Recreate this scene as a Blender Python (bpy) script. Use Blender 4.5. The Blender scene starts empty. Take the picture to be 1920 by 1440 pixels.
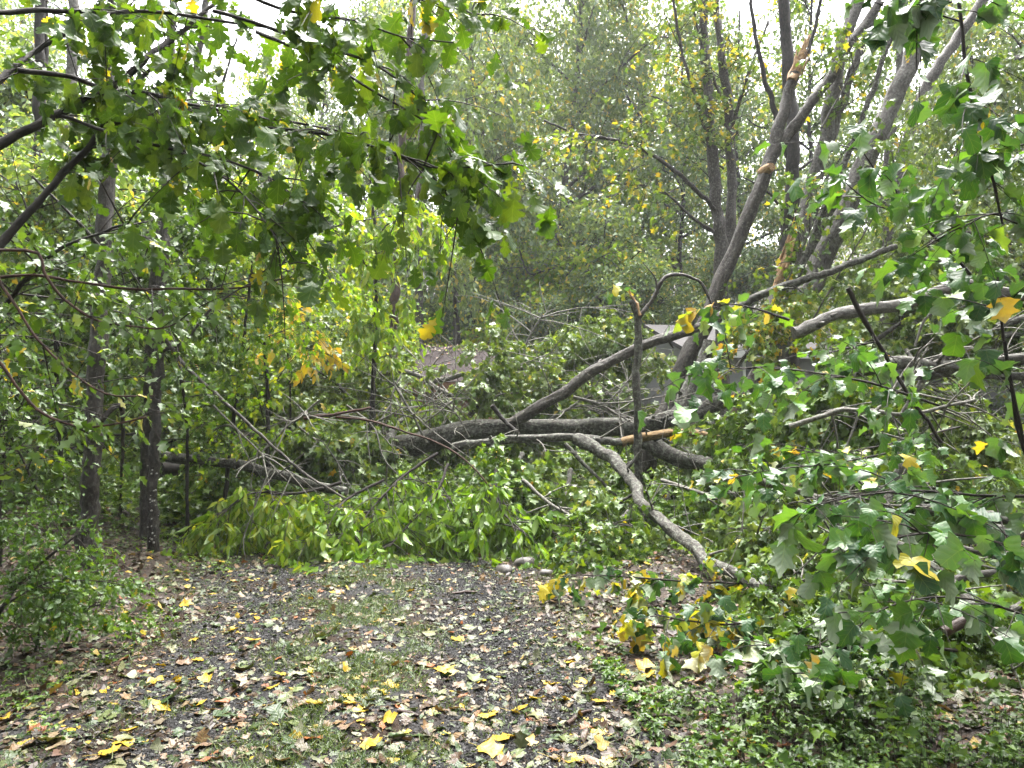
import bpy, math, random
import numpy as np

# ------------------------------------------------------------------ camera, sky, sun, exposure
S = bpy.context.scene
COL = S.collection
F_PX = 1400.0            # focal length in photo pixels (photo 1920 x 1440)
PITCH = math.atan(50 / F_PX)
CAM = np.array([0.0, 0.0, 1.6])
cd = bpy.data.cameras.new('camera')
cam = bpy.data.objects.new('camera', cd)
COL.objects.link(cam)
cam.location = CAM
cam.rotation_euler = (math.radians(90) + PITCH, 0, 0)
cd.sensor_width = 36
cd.lens = F_PX / 1920 * 36
cd.clip_start = 0.05
cd.clip_end = 2000
S.camera = cam

SUN_EL, SUN_AZ = math.radians(68), math.radians(20)
W = bpy.data.worlds.new('World')
S.world = W
W.use_nodes = True
nt = W.node_tree
nt.nodes.clear()
sky = nt.nodes.new('ShaderNodeTexSky')
sky.sky_type = 'NISHITA'
sky.sun_disc = False
sky.sun_elevation = SUN_EL
sky.sun_rotation = SUN_AZ
sky.air_density = 1.0
sky.dust_density = 6.0
sky.ozone_density = 1.0
hs = nt.nodes.new('ShaderNodeHueSaturation')
hs.inputs['Saturation'].default_value = 0.22
bgn = nt.nodes.new('ShaderNodeBackground')
bgn.inputs['Strength'].default_value = 0.10
wo = nt.nodes.new('ShaderNodeOutputWorld')
nt.links.new(sky.outputs[0], hs.inputs['Color'])
nt.links.new(hs.outputs[0], bgn.inputs['Color'])
nt.links.new(bgn.outputs[0], wo.inputs['Surface'])

ld = bpy.data.lights.new('sun', 'SUN')
ld.energy = 1.5
ld.angle = math.radians(60)
ld.color = (1.0, 0.97, 0.92)
sun = bpy.data.objects.new('sun', ld)
COL.objects.link(sun)
sun.rotation_euler = (math.radians(90) - SUN_EL, 0, math.pi - SUN_AZ)

S.view_settings.view_transform = 'Standard'
S.view_settings.look = 'None'
S.view_settings.exposure = 3.5
S.view_settings.gamma = 1
S.cycles.max_bounces = 6
S.cycles.diffuse_bounces = 3
S.cycles.glossy_bounces = 2
S.cycles.transmission_bounces = 4
S.cycles.transparent_max_bounces = 4
S.cycles.volume_bounces = 0
S.cycles.use_adaptive_sampling = False
S.cycles.use_denoising = True
S.cycles.caustics_reflective = False
S.cycles.caustics_refractive = False

# ------------------------------------------------------------------ helpers: points
def at(px, py, Y):
    """photo pixel -> world point at depth Y"""
    x = (px - 960) / F_PX
    y = -(py - 720) / F_PX
    d = np.array([x, math.cos(PITCH) - y * math.sin(PITCH), math.sin(PITCH) + y * math.cos(PITCH)])
    return CAM + d * (Y / d[1])

def sstep(a, b, x):
    t = np.clip((np.asarray(x, float) - a) / (b - a), 0, 1)
    return t * t * (3 - 2 * t)

def drive_x(y):
    return -0.25 - 0.16 * np.asarray(y, float)

def height(x, y):
    x = np.asarray(x, float); y = np.asarray(y, float)
    dx = x - drive_x(y)
    h = 0.45 * sstep(-1.7, -4.2, dx) + 0.5 * sstep(-4, -14, dx)
    h += 0.16 * sstep(1.7, 3.4, dx) + 0.3 * sstep(4, 14, dx)
    h += 0.05 * np.exp(-(dx / 0.45) ** 2) - 0.03 * np.exp(-((np.abs(dx) - 0.85) / 0.3) ** 2)
    h += 0.035 * np.sin(1.7 * x + 0.6 * y) * np.sin(1.3 * y - 0.4 * x) * sstep(1.2, 2.4, np.abs(dx))
    h += 0.26 * np.maximum(y - 30, 0) * sstep(30, 45, y)
    h += 0.10 * np.maximum(np.abs(x) - 18, 0)
    return h

def ground_at(px, py):
    lo = 2.0
    Y = lo
    while Y < 60:
        p = at(px, py, Y)
        if p[2] <= height(p[0], p[1]):
            break
        Y += 0.03
    p = at(px, py, Y)
    return np.array([p[0], p[1], float(height(p[0], p[1]))])

# ------------------------------------------------------------------ helpers: meshes
def mesh_from(name, V, Fc, attrs=None, smooth=True):
    V = np.asarray(V, np.float32); Fc = np.asarray(Fc, np.int32)
    me = bpy.data.meshes.new(name)
    k = Fc.shape[1]
    me.vertices.add(len(V)); me.vertices.foreach_set('co', V.ravel())
    me.loops.add(Fc.size); me.loops.foreach_set('vertex_index', Fc.ravel())
    me.polygons.add(len(Fc))
    me.polygons.foreach_set('loop_start', np.arange(0, Fc.size, k, dtype=np.int32))
    me.polygons.foreach_set('use_smooth', np.full(len(Fc), smooth))
    me.update(calc_edges=True)
    for an, A in (attrs or {}).items():
        A = np.asarray(A, np.float32)
        if A.ndim == 1:
            a = me.attributes.new(an, 'FLOAT', 'POINT'); a.data.foreach_set('value', A)
        else:
            a = me.attributes.new(an, 'FLOAT_VECTOR', 'POINT'); a.data.foreach_set('vector', A.ravel())
    return me

def link(name, me, mat, parent=None, loc=None):
    o = bpy.data.objects.new(name, me)
    COL.objects.link(o)
    if mat is not None and len(me.materials) == 0:
        me.materials.append(mat)
    if parent is not None:
        o.parent = parent
    if loc is not None:
        o.location = loc
    return o

def tag(o, label=None, cat=None, group=None, kind=None):
    if label: o['label'] = label
    if cat: o['category'] = cat
    if group: o['group'] = group
    if kind: o['kind'] = kind
    return o

def thing(name, label, cat, loc=(0, 0, 0), group=None):
    o = bpy.data.objects.new(name, None)
    COL.objects.link(o)
    o.location = loc
    o.empty_display_size = 0.2
    return tag(o, label, cat, group)

class Geo:
    """collects triangles with the attributes tone and luv"""
    def __init__(self):
        self.V = []; self.F = []; self.T = []; self.U = []; self.n = 0
    def add(self, V, Fc, tone=None, luv=None):
        V = np.asarray(V, float).reshape(-1, 3)
        Fc = np.asarray(Fc, np.int64)
        if Fc.shape[1] == 4:
            Fc = np.concatenate([Fc[:, [0, 1, 2]], Fc[:, [0, 2, 3]]])
        self.V.append(V); self.F.append(Fc + self.n)
        self.T.append(np.zeros(len(V)) if tone is None else np.broadcast_to(tone, (len(V),)))
        self.U.append(np.zeros((len(V), 3)) if luv is None else luv)
        self.n += len(V)
    def build(self, name, mat, parent=None, origin=None, smooth=True):
        if not self.V:
            return None
        V = np.concatenate(self.V)
        if origin is not None:
            V = V - np.asarray(origin)
        me = mesh_from(name, V, np.concatenate(self.F),
                       {'tone': np.concatenate(self.T), 'luv': np.concatenate(self.U)}, smooth)
        return link(name, me, mat, parent)

def norm(a):
    return a / np.maximum(np.linalg.norm(a, axis=-1, keepdims=True), 1e-9)

def tubes(geo, P, R, sides=6, rough=0.0, rng=None, tone=0.5, cap=True):
    """P (n,k,3) paths, R (n,k) radii -> closed tubes"""
    n, k, _ = P.shape
    T = np.gradient(P, axis=1)
    T = norm(T)
    mt = np.abs(T).mean(axis=1)
    ref = np.eye(3)[np.argmin(mt, axis=1)][:, None, :]
    A = norm(np.cross(T, np.broadcast_to(ref, T.shape)))
    B = np.cross(T, A)
    ang = np.linspace(0, 2 * math.pi, sides, endpoint=False)
    c, s = np.cos(ang), np.sin(ang)
    Rr = np.repeat(R[:, :, None], sides, axis=2)
    if rough > 0:
        n1 = rng.normal(0, 1, (n, k, sides))
        n1 = (n1 + np.roll(n1, 1, 1) + np.roll(n1, 1, 2) + np.roll(n1, -1, 1)) / 2
        low = rng.normal(0, 1, (n, 1, sides)) * 0.5
        ring = rng.normal(0, 1, (n, k, 1)) * 0.35
        Rr = Rr * (1 + rough * (n1 + low + ring))
    V = P[:, :, None, :] + Rr[..., None] * (A[:, :, None, :] * c[:, None] + B[:, :, None, :] * s[:, None])
    L = np.concatenate([np.zeros((n, 1)), np.cumsum(np.linalg.norm(np.diff(P, axis=1), axis=2), axis=1)], axis=1)
    U = np.zeros((n, k, sides, 3))
    U[..., 0] = c * R[:, :, None]; U[..., 1] = s * R[:, :, None]; U[..., 2] = L[:, :, None] + np.arange(n)[:, None, None] * 7.3
    idx = np.arange(n * k * sides).reshape(n, k, sides)
    a = idx[:, :-1, :]; b = idx[:, 1:, :]
    a2 = np.roll(a, -1, 2); b2 = np.roll(b, -1, 2)
    Q = np.stack([a, a2, b2, b], -1).reshape(-1, 4)
    tt = np.broadcast_to(np.asarray(tone, float).reshape(-1, 1, 1), (n, k, sides)).ravel() if np.ndim(tone) else tone
    geo.add(V.reshape(-1, 3), Q, tt, U.reshape(-1, 3))
    if cap:
        for e, ri in ((0, 0), (-1, k - 1)):
            Vc = np.concatenate([V[:, e].reshape(-1, 3), P[:, e]])
            base = np.arange(n)[:, None] * sides + np.arange(sides)[None]
            nx = np.roll(base, -1, 1)
            cen = np.broadcast_to((n * sides + np.arange(n))[:, None], base.shape)
            tri = np.stack([base, nx, cen], -1) if e == -1 else np.stack([nx, base, cen], -1)
            Uc = np.concatenate([U[:, e].reshape(-1, 3), np.stack([np.zeros(n), np.zeros(n), L[:, e]], -1)])
            geo.add(Vc, tri.reshape(-1, 3), 0.5, Uc)

def catmull(pts, n):
    pts = np.asarray(pts, float)
    if len(pts) == 2:
        return pts[0] + (pts[1] - pts[0]) * np.linspace(0, 1, n)[:, None]
    seg = np.linalg.norm(np.diff(pts, axis=0), axis=1)
    t = np.concatenate([[0], np.cumsum(np.sqrt(np.maximum(seg, 1e-6)))])
    q = np.linspace(0, t[-1], n)
    out = np.zeros((n, pts.shape[1]))
    m = np.zeros_like(pts)
    m[1:-1] = (pts[2:] - pts[:-2]) / (t[2:] - t[:-2])[:, None]
    m[0] = (pts[1] - pts[0]) / (t[1] - t[0]); m[-1] = (pts[-1] - pts[-2]) / (t[-1] - t[-2])
    i = np.clip(np.searchsorted(t, q, 'right') - 1, 0, len(t) - 2)
    h = (t[i + 1] - t[i])[:, None]; u = ((q - t[i])[:, None]) / h
    out = (2*u**3-3*u**2+1)*pts[i] + (u**3-2*u**2+u)*h*m[i] + (-2*u**3+3*u**2)*pts[i+1] + (u**3-u**2)*h*m[i+1]
    return out

# ------------------------------------------------------------------ leaf templates (half outlines: along, across)
HALF = {
    'tulip':   [(0, 0), (.0, .14), (.08, .33), (.26, .52), (.40, .40), (.53, .27), (.70, .37), (.93, .33), (.95, .16), (.90, 0)],
    'maple':   [(0, 0), (.0, .16), (.04, .30), (.17, .36), (.26, .54), (.40, .36), (.50, .27), (.62, .33), (.78, .44), (.80, .20), (.90, .12), (1.04, 0)],
    'oak':     [(0, 0), (.08, .04), (.16, .07), (.25, .22), (.32, .19), (.38, .10), (.47, .33), (.57, .35), (.61, .15), (.72, .37), (.83, .33), (.86, .17), (.95, .17), (1, 0)],
    'ellipse': [(0, 0), (.12, .09), (.32, .18), (.56, .19), (.80, .11), (1, 0)],
    'lance':   [(0, 0), (.15, .09), (.42, .15), (.75, .09), (1, 0)],
    'star':    [(0, 0), (.08, .34), (.34, .20), (.64, .40), (.68, .15), (1, 0)],
    'ovate':   [(0, 0), (.14, .22), (.45, .30), (.8, .14), (1, 0)],
    'lobed':   [(0, 0), (.15, .12), (.35, .30), (.45, .14), (.70, .30), (.78, .12), (1, 0)],
    'far':     [(0, 0), (.42, .34), (1, 0)],
}
TPL = {}
for kname, hf in HALF.items():
    hf = np.array(hf)
    k = len(hf)
    mid = np.stack([np.clip(hf[:, 0], 0, None), np.zeros(k)], 1)
    pts = [mid]
    tri = []
    off = k
    for sgn in (1, -1):
        o = hf[1:-1] * [1, sgn]
        ids = np.concatenate([[0], off + np.arange(k - 2), [k - 1]])
        pts.append(o); off += k - 2
        for i in range(k - 1):
            q = (i, ids[i], ids[i + 1], i + 1)
            for t in ((q[0], q[1], q[2]), (q[0], q[2], q[3])):
                if len(set(t)) == 3:
                    tri.append(t if sgn == -1 else t[::-1])
    TPL[kname] = (np.concatenate(pts), np.array(tri))

def leaves(geo, kind, P, D, N, size, tone, rng, fold=(0.05, 0.5), droop=(0.0, 0.5), wave=0.04, wide=1.0):
    """one leaf per row: P base, D axis, N face direction"""
    if isinstance(kind, tuple):
        pick = rng.integers(len(kind), size=len(P))
        for i, kk in enumerate(kind):
            q = pick == i
            leaves(geo, kk, P[q], D[q], N[q], np.asarray(size)[q], np.asarray(tone)[q], rng, fold, droop, wave, wide)
        return
    uv, tri = TPL[kind]
    n = len(P); m = len(uv)
    if n == 0:
        return
    X = norm(D); Z = norm(N - (N * X).sum(-1, keepdims=True) * X); Y = np.cross(Z, X)
    fo = rng.uniform(*fold, n)[:, None]; dr = rng.uniform(*droop, n)[:, None]
    u = uv[None, :, 0]; w = uv[None, :, 1]
    tw = rng.normal(0, 0.25, n)[:, None]
    ph = rng.uniform(0, 6.28, n)[:, None]
    z = fo * np.abs(w) - dr * u * u + tw * u * w + wave * np.sin(9 * u + 7 * w + ph)
    wd = rng.uniform(0.85, 1.15, n)[:, None] * wide
    # a little asymmetric bend in the plane of the leaf
    w2 = w * wd + rng.normal(0, 0.07, n)[:, None] * u * u
    V = P[:, None, :] + np.asarray(size)[:, None, None] * (u[..., None] * X[:, None] + w2[..., None] * Y[:, None] + z[..., None] * Z[:, None])
    Fc = (np.arange(n)[:, None, None] * m + tri[None]).reshape(-1, 3)
    U = np.zeros((n, m, 3)); U[..., 0] = u; U[..., 1] = w; U[..., 2] = rng.uniform(0, 50, n)[:, None]
    geo.add(V.reshape(-1, 3), Fc, np.repeat(tone, m), U.reshape(-1, 3))

def rand_dir(rng, n):
    return norm(rng.normal(0, 1, (n, 3)))

def grow(rng, B, D, L, droop, k=5, wob=0.12):
    """curved shoots: base B, direction D, length L -> (n,k,3)"""
    n = len(B)
    s = np.linspace(0, 1, k)[None, :, None]
    side = rand_dir(rng, n)[:, None, :] * L[:, None, None] * wob
    P = B[:, None, :] + D[:, None, :] * (L[:, None, None] * s) + side * (s * s)
    P[..., 2] -= (np.broadcast_to(droop, (n,))[:, None] * L[:, None]) * (s[..., 0] ** 2)
    return P

def sample_on(rng, paths, n, lo=0.15, hi=1.0):
    """n random points on paths (list of (k,3) arrays), length weighted -> point, tangent"""
    lens = np.array([np.linalg.norm(np.diff(p, axis=0), axis=1).sum() for p in paths])
    w = lens / lens.sum()
    pi = rng.choice(len(paths), n, p=w)
    out = np.zeros((n, 3)); tan = np.zeros((n, 3))
    tt = rng.uniform(lo, hi, n)
    for i in range(len(paths)):
        sel = np.where(pi == i)[0]
        if len(sel) == 0: continue
        p = paths[i]; k = len(p)
        f = tt[sel] * (k - 1); j = np.minimum(f.astype(int), k - 2); f = (f - j)[:, None]
        out[sel] = p[j] * (1 - f) + p[j + 1] * f
        tan[sel] = p[j + 1] - p[j]
    return out, norm(tan), tt

class Plant:
    def __init__(self, seed):
        self.rng = np.random.default_rng(seed)
        self.paths = []          # paths that carry shoots
        self.wood = Geo(); self.twig = Geo(); self.leaf = Geo()
    def stem(self, pts, r0, r1, sides=10, rough=0.10, step=None, geo=None, carry=True, power=1.0, flare=0.0):
        pts = np.asarray(pts, float)
        ln = np.linalg.norm(np.diff(pts, axis=0), axis=1).sum()
        st = step or max(0.05, (r0 + r1) * 0.8)
        k = int(np.clip(ln / st, 4, 160))
        P = catmull(pts, k)
        t = np.linspace(0, 1, k)
        wig = self.rng.normal(0, 1, (k, 3)); wig = (wig + np.roll(wig, 1, 0) + np.roll(wig, -1, 0)) / 3
        P[1:-1] += wig[1:-1] * (r0 + r1) * 0.17
        R = r0 + (r1 - r0) * t ** power
        if flare:
            R = R * (1 + flare * np.exp(-t * ln / (2.5 * r0)))
        tubes(geo or self.wood, P[None], R[None], sides, rough, self.rng)
        if carry:
            self.paths.append(P)
        return P
    def shoots(self, n, L, spread=1.0, up=0.2, droop=0.3, lo=0.15, hi=1.0, r=0.006, paths=None, fwd=0.6, flat=1.0, wob=0.15, sides=4, k=6, taper=0.0):
        rng = self.rng
        B, T, tt = sample_on(rng, paths if paths is not None else self.paths, n, lo, hi)
        rd = rand_dir(rng, n); rd[:, 2] *= flat
        D = norm(T * fwd + rd * spread + np.array([0, 0, up]))
        Ls = L * rng.uniform(0.5, 1.25, n) * (1 - taper * tt)
        P = grow(rng, B, D, Ls, droop, k, wob)
        R = np.linspace(1, 0.35, k)[None] * r * (Ls / L)[:, None]
        tubes(self.twig, P, R, sides, 0, rng, cap=False)
        return [p for p in P]
    def foliage(self, paths, per, kind, size, tone, lo=0.2, hang=0.4, face_up=0.8, scat=0.9, jit=0.02, fold=(0.05, 0.5), droop=(0, 0.5), wide=1.0, clump=1, wave=0.04):
        """leaves along shoots; hang = how far the tips point down"""
        rng = self.rng
        P = np.stack(paths)                       # (n,k,3) equal k
        n, k, _ = P.shape
        q = max(1, per)
        s = rng.uniform(lo, 1.0, (n, q)); s[:, 0] = 1.0
        f = s * (k - 1); j = np.minimum(f.astype(int), k - 2); f = (f - j)[..., None]
        ii = np.arange(n)[:, None]
        B = P[ii, j] * (1 - f) + P[ii, j + 1] * f
        T = norm(P[ii, j + 1] - P[ii, j])
        B = B.reshape(-1, 3); T = T.reshape(-1, 3)
        m = len(B)
        D = norm(T * 0.55 + rand_dir(rng, m) * scat + np.array([0, 0, -1.0]) * hang)
        N = norm(rand_dir(rng, m) * (1 - face_up) + np.array([0, 0, 1.0]) * face_up + rng.normal(0, 0.28, (m, 3)))
        B = B + rng.normal(0, jit, (m, 3))
        sz = size * np.exp(np.clip(rng.normal(0, 0.24, m), -.6, .35))
        tn = np.clip(tone[0] + (tone[1] - tone[0]) * rng.beta(.85, .95, m), 0, 1)
        if len(tone) > 2:                          # share of odd (turning) leaves
            odd = rng.random(m) < tone[2]
            tn = np.where(odd, rng.uniform(tone[3], tone[4], m), tn)
        leaves(self.leaf, kind, B, D, N, sz, tn, rng, fold, droop, wave, wide)
        return B
    def finish(self, name, label, cat, loc, wood_mat, twig_mat, leaf_mat, group=None, wood='stem', leaf='foliage'):
        root = thing(name, label, cat, tuple(loc), group)
        self.wood.build(wood, wood_mat, root, loc)
        self.twig.build('branchwork', twig_mat, root, loc)
        self.leaf.build(leaf, leaf_mat, root, loc)
        return root

# ------------------------------------------------------------------ materials
def new_mat(name):
    m = bpy.data.materials.new(name); m.use_nodes = True
    m.node_tree.nodes.clear()
    return m, m.node_tree.nodes, m.node_tree.links

def nd(nodes, t, **kw):
    n = nodes.new(t)
    for k, v in kw.items():
        if k.startswith('i_'):
            n.inputs[k[2:].replace('_', ' ')].default_value = v
        else:
            setattr(n, k, v)
    return n

def ramp(nodes, stops, interp='LINEAR'):
    r = nodes.new('ShaderNodeValToRGB')
    r.color_ramp.interpolation = interp
    el = r.color_ramp.elements
    el[0].position, el[0].color = stops[0][0], (*stops[0][1], 1)
    el[1].position, el[1].color = stops[-1][0], (*stops[-1][1], 1)
    for p, c in stops[1:-1]:
        e = el.new(p); e.color = (*c, 1)
    return r

def mixc(nodes, links, a, b, fac, blend='MIX'):
    m = nodes.new('ShaderNodeMix'); m.data_type = 'RGBA'; m.blend_type = blend
    for sock, v in ((m.inputs[6], a), (m.inputs[7], b), (m.inputs[0], fac)):
        if hasattr(v, 'links'):
            links.new(v, sock)
        elif isinstance(v, tuple):
            sock.default_value = (*v, 1)
        else:
            sock.default_value = v
    return m.outputs[2]

def math_(nodes, links, op, a, b=0.0, c=0.0):
    m = nodes.new('ShaderNodeMath'); m.operation = op
    for i, v in enumerate((a, b, c)):
        if hasattr(v, 'links'): links.new(v, m.inputs[i])
        else: m.inputs[i].default_value = v
    return m.outputs[0]

def leaf_mat(name, stops, under=(0.22, 0.28, 0.16), under_mix=0.45, rough=0.32, trans=0.35, veins=0.0, spots=0.0, interp='LINEAR', spec=0.24):
    m, N, L = new_mat(name)
    at_ = nd(N, 'ShaderNodeAttribute', attribute_name='tone')
    lu = nd(N, 'ShaderNodeAttribute', attribute_name='luv')
    r = ramp(N, stops, interp)
    L.new(at_.outputs['Fac'], r.inputs[0])
    col = r.outputs[0]
    geo = nd(N, 'ShaderNodeNewGeometry')
    sp = nd(N, 'ShaderNodeSeparateXYZ'); L.new(lu.outputs['Vector'], sp.inputs[0])
    av = math_(N, L, 'ABSOLUTE', sp.outputs['Y'])
    bump = None
    if veins:
        # midrib and arching side veins from the leaf's own coordinates, bumped by blisters between them
        mid = math_(N, L, 'SUBTRACT', 1.0, math_(N, L, 'SMOOTH_MIN', math_(N, L, 'MULTIPLY', av, 70.0), 1.0, 0.1))
        arch = math_(N, L, 'SUBTRACT', sp.outputs['X'], math_(N, L, 'MULTIPLY', math_(N, L, 'POWER', av, 0.8), 0.85))
        wv = math_(N, L, 'SINE', math_(N, L, 'MULTIPLY', arch, 30.0))
        sv = math_(N, L, 'GREATER_THAN', wv, 0.975)
        vf = math_(N, L, 'MULTIPLY', math_(N, L, 'MAXIMUM', mid, math_(N, L, 'MULTIPLY', sv, 0.6)), veins)
        blot = nd(N, 'ShaderNodeTexNoise'); blot.inputs['Scale'].default_value = 5.0; blot.inputs['Detail'].default_value = 4
        L.new(lu.outputs['Vector'], blot.inputs['Vector'])
        col = mixc(N, L, col, mixc(N, L, col, (.45, .5, .4), 1.0, 'MULTIPLY'), math_(N, L, 'MULTIPLY', blot.outputs['Fac'], 0.7))
        lite = mixc(N, L, col, (0.30, 0.36, 0.12), 0.6)
        col = mixc(N, L, col, lite, vf)
        hgt = math_(N, L, 'ADD', math_(N, L, 'MULTIPLY', wv, 0.35), math_(N, L, 'MULTIPLY', blot.outputs['Fac'], 2.0))
        bump = nd(N, 'ShaderNodeBump'); bump.inputs['Strength'].default_value = 0.30; bump.inputs['Distance'].default_value = 0.004
        L.new(hgt, bump.inputs['Height'])
    if spots:
        vn = nd(N, 'ShaderNodeTexNoise'); vn.inputs['Scale'].default_value = 9.0; vn.inputs['Detail'].default_value = 3
        L.new(lu.outputs['Vector'], vn.inputs['Vector'])
        rr = ramp(N, [(0.62, (0, 0, 0)), (0.70, (1, 1, 1))]); L.new(vn.outputs['Fac'], rr.inputs[0])
        col = mixc(N, L, col, (0.07, 0.035, 0.015), math_(N, L, 'MULTIPLY', rr.outputs[0], spots))
    un = mixc(N, L, col, under, under_mix)
    colf = mixc(N, L, col, un, geo.outputs['Backfacing'])
    p = nd(N, 'ShaderNodeBsdfPrincipled')
    p.inputs['Roughness'].default_value = rough
    p.inputs['Specular IOR Level'].default_value = spec
    L.new(colf, p.inputs['Base Color'])
    if bump: L.new(bump.outputs[0], p.inputs['Normal'])
    t = nd(N, 'ShaderNodeBsdfTranslucent')
    L.new(mixc(N, L, col, (1.75, 1.6, 0.35), 1.0, 'MULTIPLY'), t.inputs['Color'])
    mx = nd(N, 'ShaderNodeMixShader'); mx.inputs[0].default_value = trans
    L.new(p.outputs[0], mx.inputs[1]); L.new(t.outputs[0], mx.inputs[2])
    o = nd(N, 'ShaderNodeOutputMaterial'); L.new(mx.outputs[0], o.inputs[0])
    return m

def bark_mat(name, dark, mid, lichen, lich=0.5, scale=1.0, rough=0.75, bump=0.6, knots=0.0):
    m, N, L = new_mat(name)
    lu = nd(N, 'ShaderNodeAttribute', attribute_name='luv')
    mp = nd(N, 'ShaderNodeMapping'); mp.inputs['Scale'].default_value = (1, 1, 0.35)
    L.new(lu.outputs['Vector'], mp.inputs[0])
    n1 = nd(N, 'ShaderNodeTexNoise'); n1.inputs['Scale'].default_value = 38 * scale; n1.inputs['Detail'].default_value = 5; n1.inputs['Roughness'].default_value = 0.65
    L.new(mp.outputs[0], n1.inputs['Vector'])
    r1 = ramp(N, [(0.34, dark), (0.62, mid)]); L.new(n1.outputs['Fac'], r1.inputs[0])
    n2 = nd(N, 'ShaderNodeTexNoise'); n2.inputs['Scale'].default_value = 24 * scale; n2.inputs['Detail'].default_value = 6; n2.inputs['Roughness'].default_value = 0.7
    L.new(lu.outputs['Vector'], n2.inputs['Vector'])
    a = 0.72 - 0.30 * lich
    r2 = ramp(N, [(a - .04, (0, 0, 0)), (a + 0.16, (1, 1, 1))]); L.new(n2.outputs['Fac'], r2.inputs[0])
    n3 = nd(N, 'ShaderNodeTexNoise'); n3.inputs['Scale'].default_value = 60 * scale; n3.inputs['Detail'].default_value = 3
    L.new(lu.outputs['Vector'], n3.inputs['Vector'])
    lc = mixc(N, L, lichen, tuple(c * 0.5 for c in lichen), n3.outputs['Fac'])
    col = mixc(N, L, r1.outputs[0], lc, math_(N, L, 'MULTIPLY', r2.outputs[0], 0.85))
    if knots:
        mk = nd(N, 'ShaderNodeMapping'); mk.inputs['Scale'].default_value = (1, 1, 0.6); L.new(lu.outputs['Vector'], mk.inputs[0])
        v = nd(N, 'ShaderNodeTexVoronoi'); v.inputs['Scale'].default_value = 4.6; L.new(mk.outputs[0], v.inputs['Vector'])
        rk = ramp(N, [(0.17, (1, 1, 1)), (0.27, (0, 0, 0))]); L.new(v.outputs['Distance'], rk.inputs[0])
        col = mixc(N, L, col, (0.03, 0.025, 0.02), math_(N, L, 'MULTIPLY', rk.outputs[0], knots))
    p = nd(N, 'ShaderNodeBsdfPrincipled'); p.inputs['Roughness'].default_value = rough
    p.inputs['Specular IOR Level'].default_value = 0.2
    L.new(col, p.inputs['Base Color'])
    b = nd(N, 'ShaderNodeBump'); b.inputs['Strength'].default_value = bump; b.inputs['Distance'].default_value = 0.02
    L.new(n1.outputs['Fac'], b.inputs['Height']); L.new(b.outputs[0], p.inputs['Normal'])
    o = nd(N, 'ShaderNodeOutputMaterial'); L.new(p.outputs[0], o.inputs[0])
    return m

def plain(name, a, b, scale=20.0, rough=0.6, bump=0.3, dist=0.01, detail=4, spec=0.4):
    m, N, L = new_mat(name)
    tc = nd(N, 'ShaderNodeTexCoord')
    n1 = nd(N, 'ShaderNodeTexNoise'); n1.inputs['Scale'].default_value = scale; n1.inputs['Detail'].default_value = detail
    L.new(tc.outputs['Object'], n1.inputs['Vector'])
    r1 = ramp(N, [(0.35, a), (0.65, b)]); L.new(n1.outputs['Fac'], r1.inputs[0])
    p = nd(N, 'ShaderNodeBsdfPrincipled'); p.inputs['Roughness'].default_value = rough
    p.inputs['Specular IOR Level'].default_value = spec
    L.new(r1.outputs[0], p.inputs['Base Color'])
    b_ = nd(N, 'ShaderNodeBump'); b_.inputs['Strength'].default_value = bump; b_.inputs['Distance'].default_value = dist
    L.new(n1.outputs['Fac'], b_.inputs['Height']); L.new(b_.outputs[0], p.inputs['Normal'])
    o = nd(N, 'ShaderNodeOutputMaterial'); L.new(p.outputs[0], o.inputs[0])
    return m

def tone_mat(name, stops, rough=0.5, interp='LINEAR', spec=0.5):
    m, N, L = new_mat(name)
    a = nd(N, 'ShaderNodeAttribute', attribute_name='tone')
    r = ramp(N, stops, interp); L.new(a.outputs['Fac'], r.inputs[0])
    p = nd(N, 'ShaderNodeBsdfPrincipled'); p.inputs['Roughness'].default_value = rough
    p.inputs['Specular IOR Level'].default_value = spec
    L.new(r.outputs[0], p.inputs['Base Color'])
    o = nd(N, 'ShaderNodeOutputMaterial'); L.new(p.outputs[0], o.inputs[0])
    return m

GREEN = [(0, (0.0171, 0.0403, 0.0064)), (0.35, (0.0424, 0.0886, 0.0115)), (0.6, (0.0887, 0.1448, 0.0178)), (0.75, (0.1542, 0.2012, 0.0224)), (0.86, (0.2856, 0.2312, 0.0204)), (0.94, (0.34, 0.204, 0.0204)), (1, (0.1768, 0.0748, 0.0204))]
OAKG = [(0, (0.0186, 0.0473, 0.0075)), (0.5, (0.0434, 0.0958, 0.0105)), (0.8, (0.1031, 0.15, 0.0235)), (0.92, (0.375, 0.3, 0.0375)), (1, (0.2812, 0.0938, 0.0281))]
TULIPG = [(0, (0.0168, 0.0554, 0.0189)), (0.4, (0.0321, 0.097, 0.0236)), (0.65, (0.0765, 0.1756, 0.0284)), (0.78, (0.1835, 0.2772, 0.0378)), (0.9, (0.385, 0.28, 0.021)), (1, (0.245, 0.098, 0.021))]
PALEG = [(0, (0.0356, 0.0721, 0.017)), (0.45, (0.0891, 0.1375, 0.0372)), (0.75, (0.1901, 0.2488, 0.0797)), (0.9, (0.3, 0.26, 0.06)), (1, (0.3, 0.17, 0.04))]
FARG = [(0, (0.0238, 0.0491, 0.0216)), (0.35, (0.0596, 0.1026, 0.048)), (0.6, (0.1192, 0.1785, 0.078)), (0.75, (0.1828, 0.2409, 0.096)), (0.86, (0.336, 0.288, 0.056)), (0.94, (0.368, 0.24, 0.056)), (1, (0.208, 0.104, 0.04))]  # paler and greyer than GREEN: part of the distant haze is in the colour
YELL = [(0, (0.075, 0.1275, 0.0225)), (0.4, (0.225, 0.2325, 0.0375)), (0.75, (0.4125, 0.315, 0.045)), (1, (0.4125, 0.21, 0.0375))]
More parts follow.
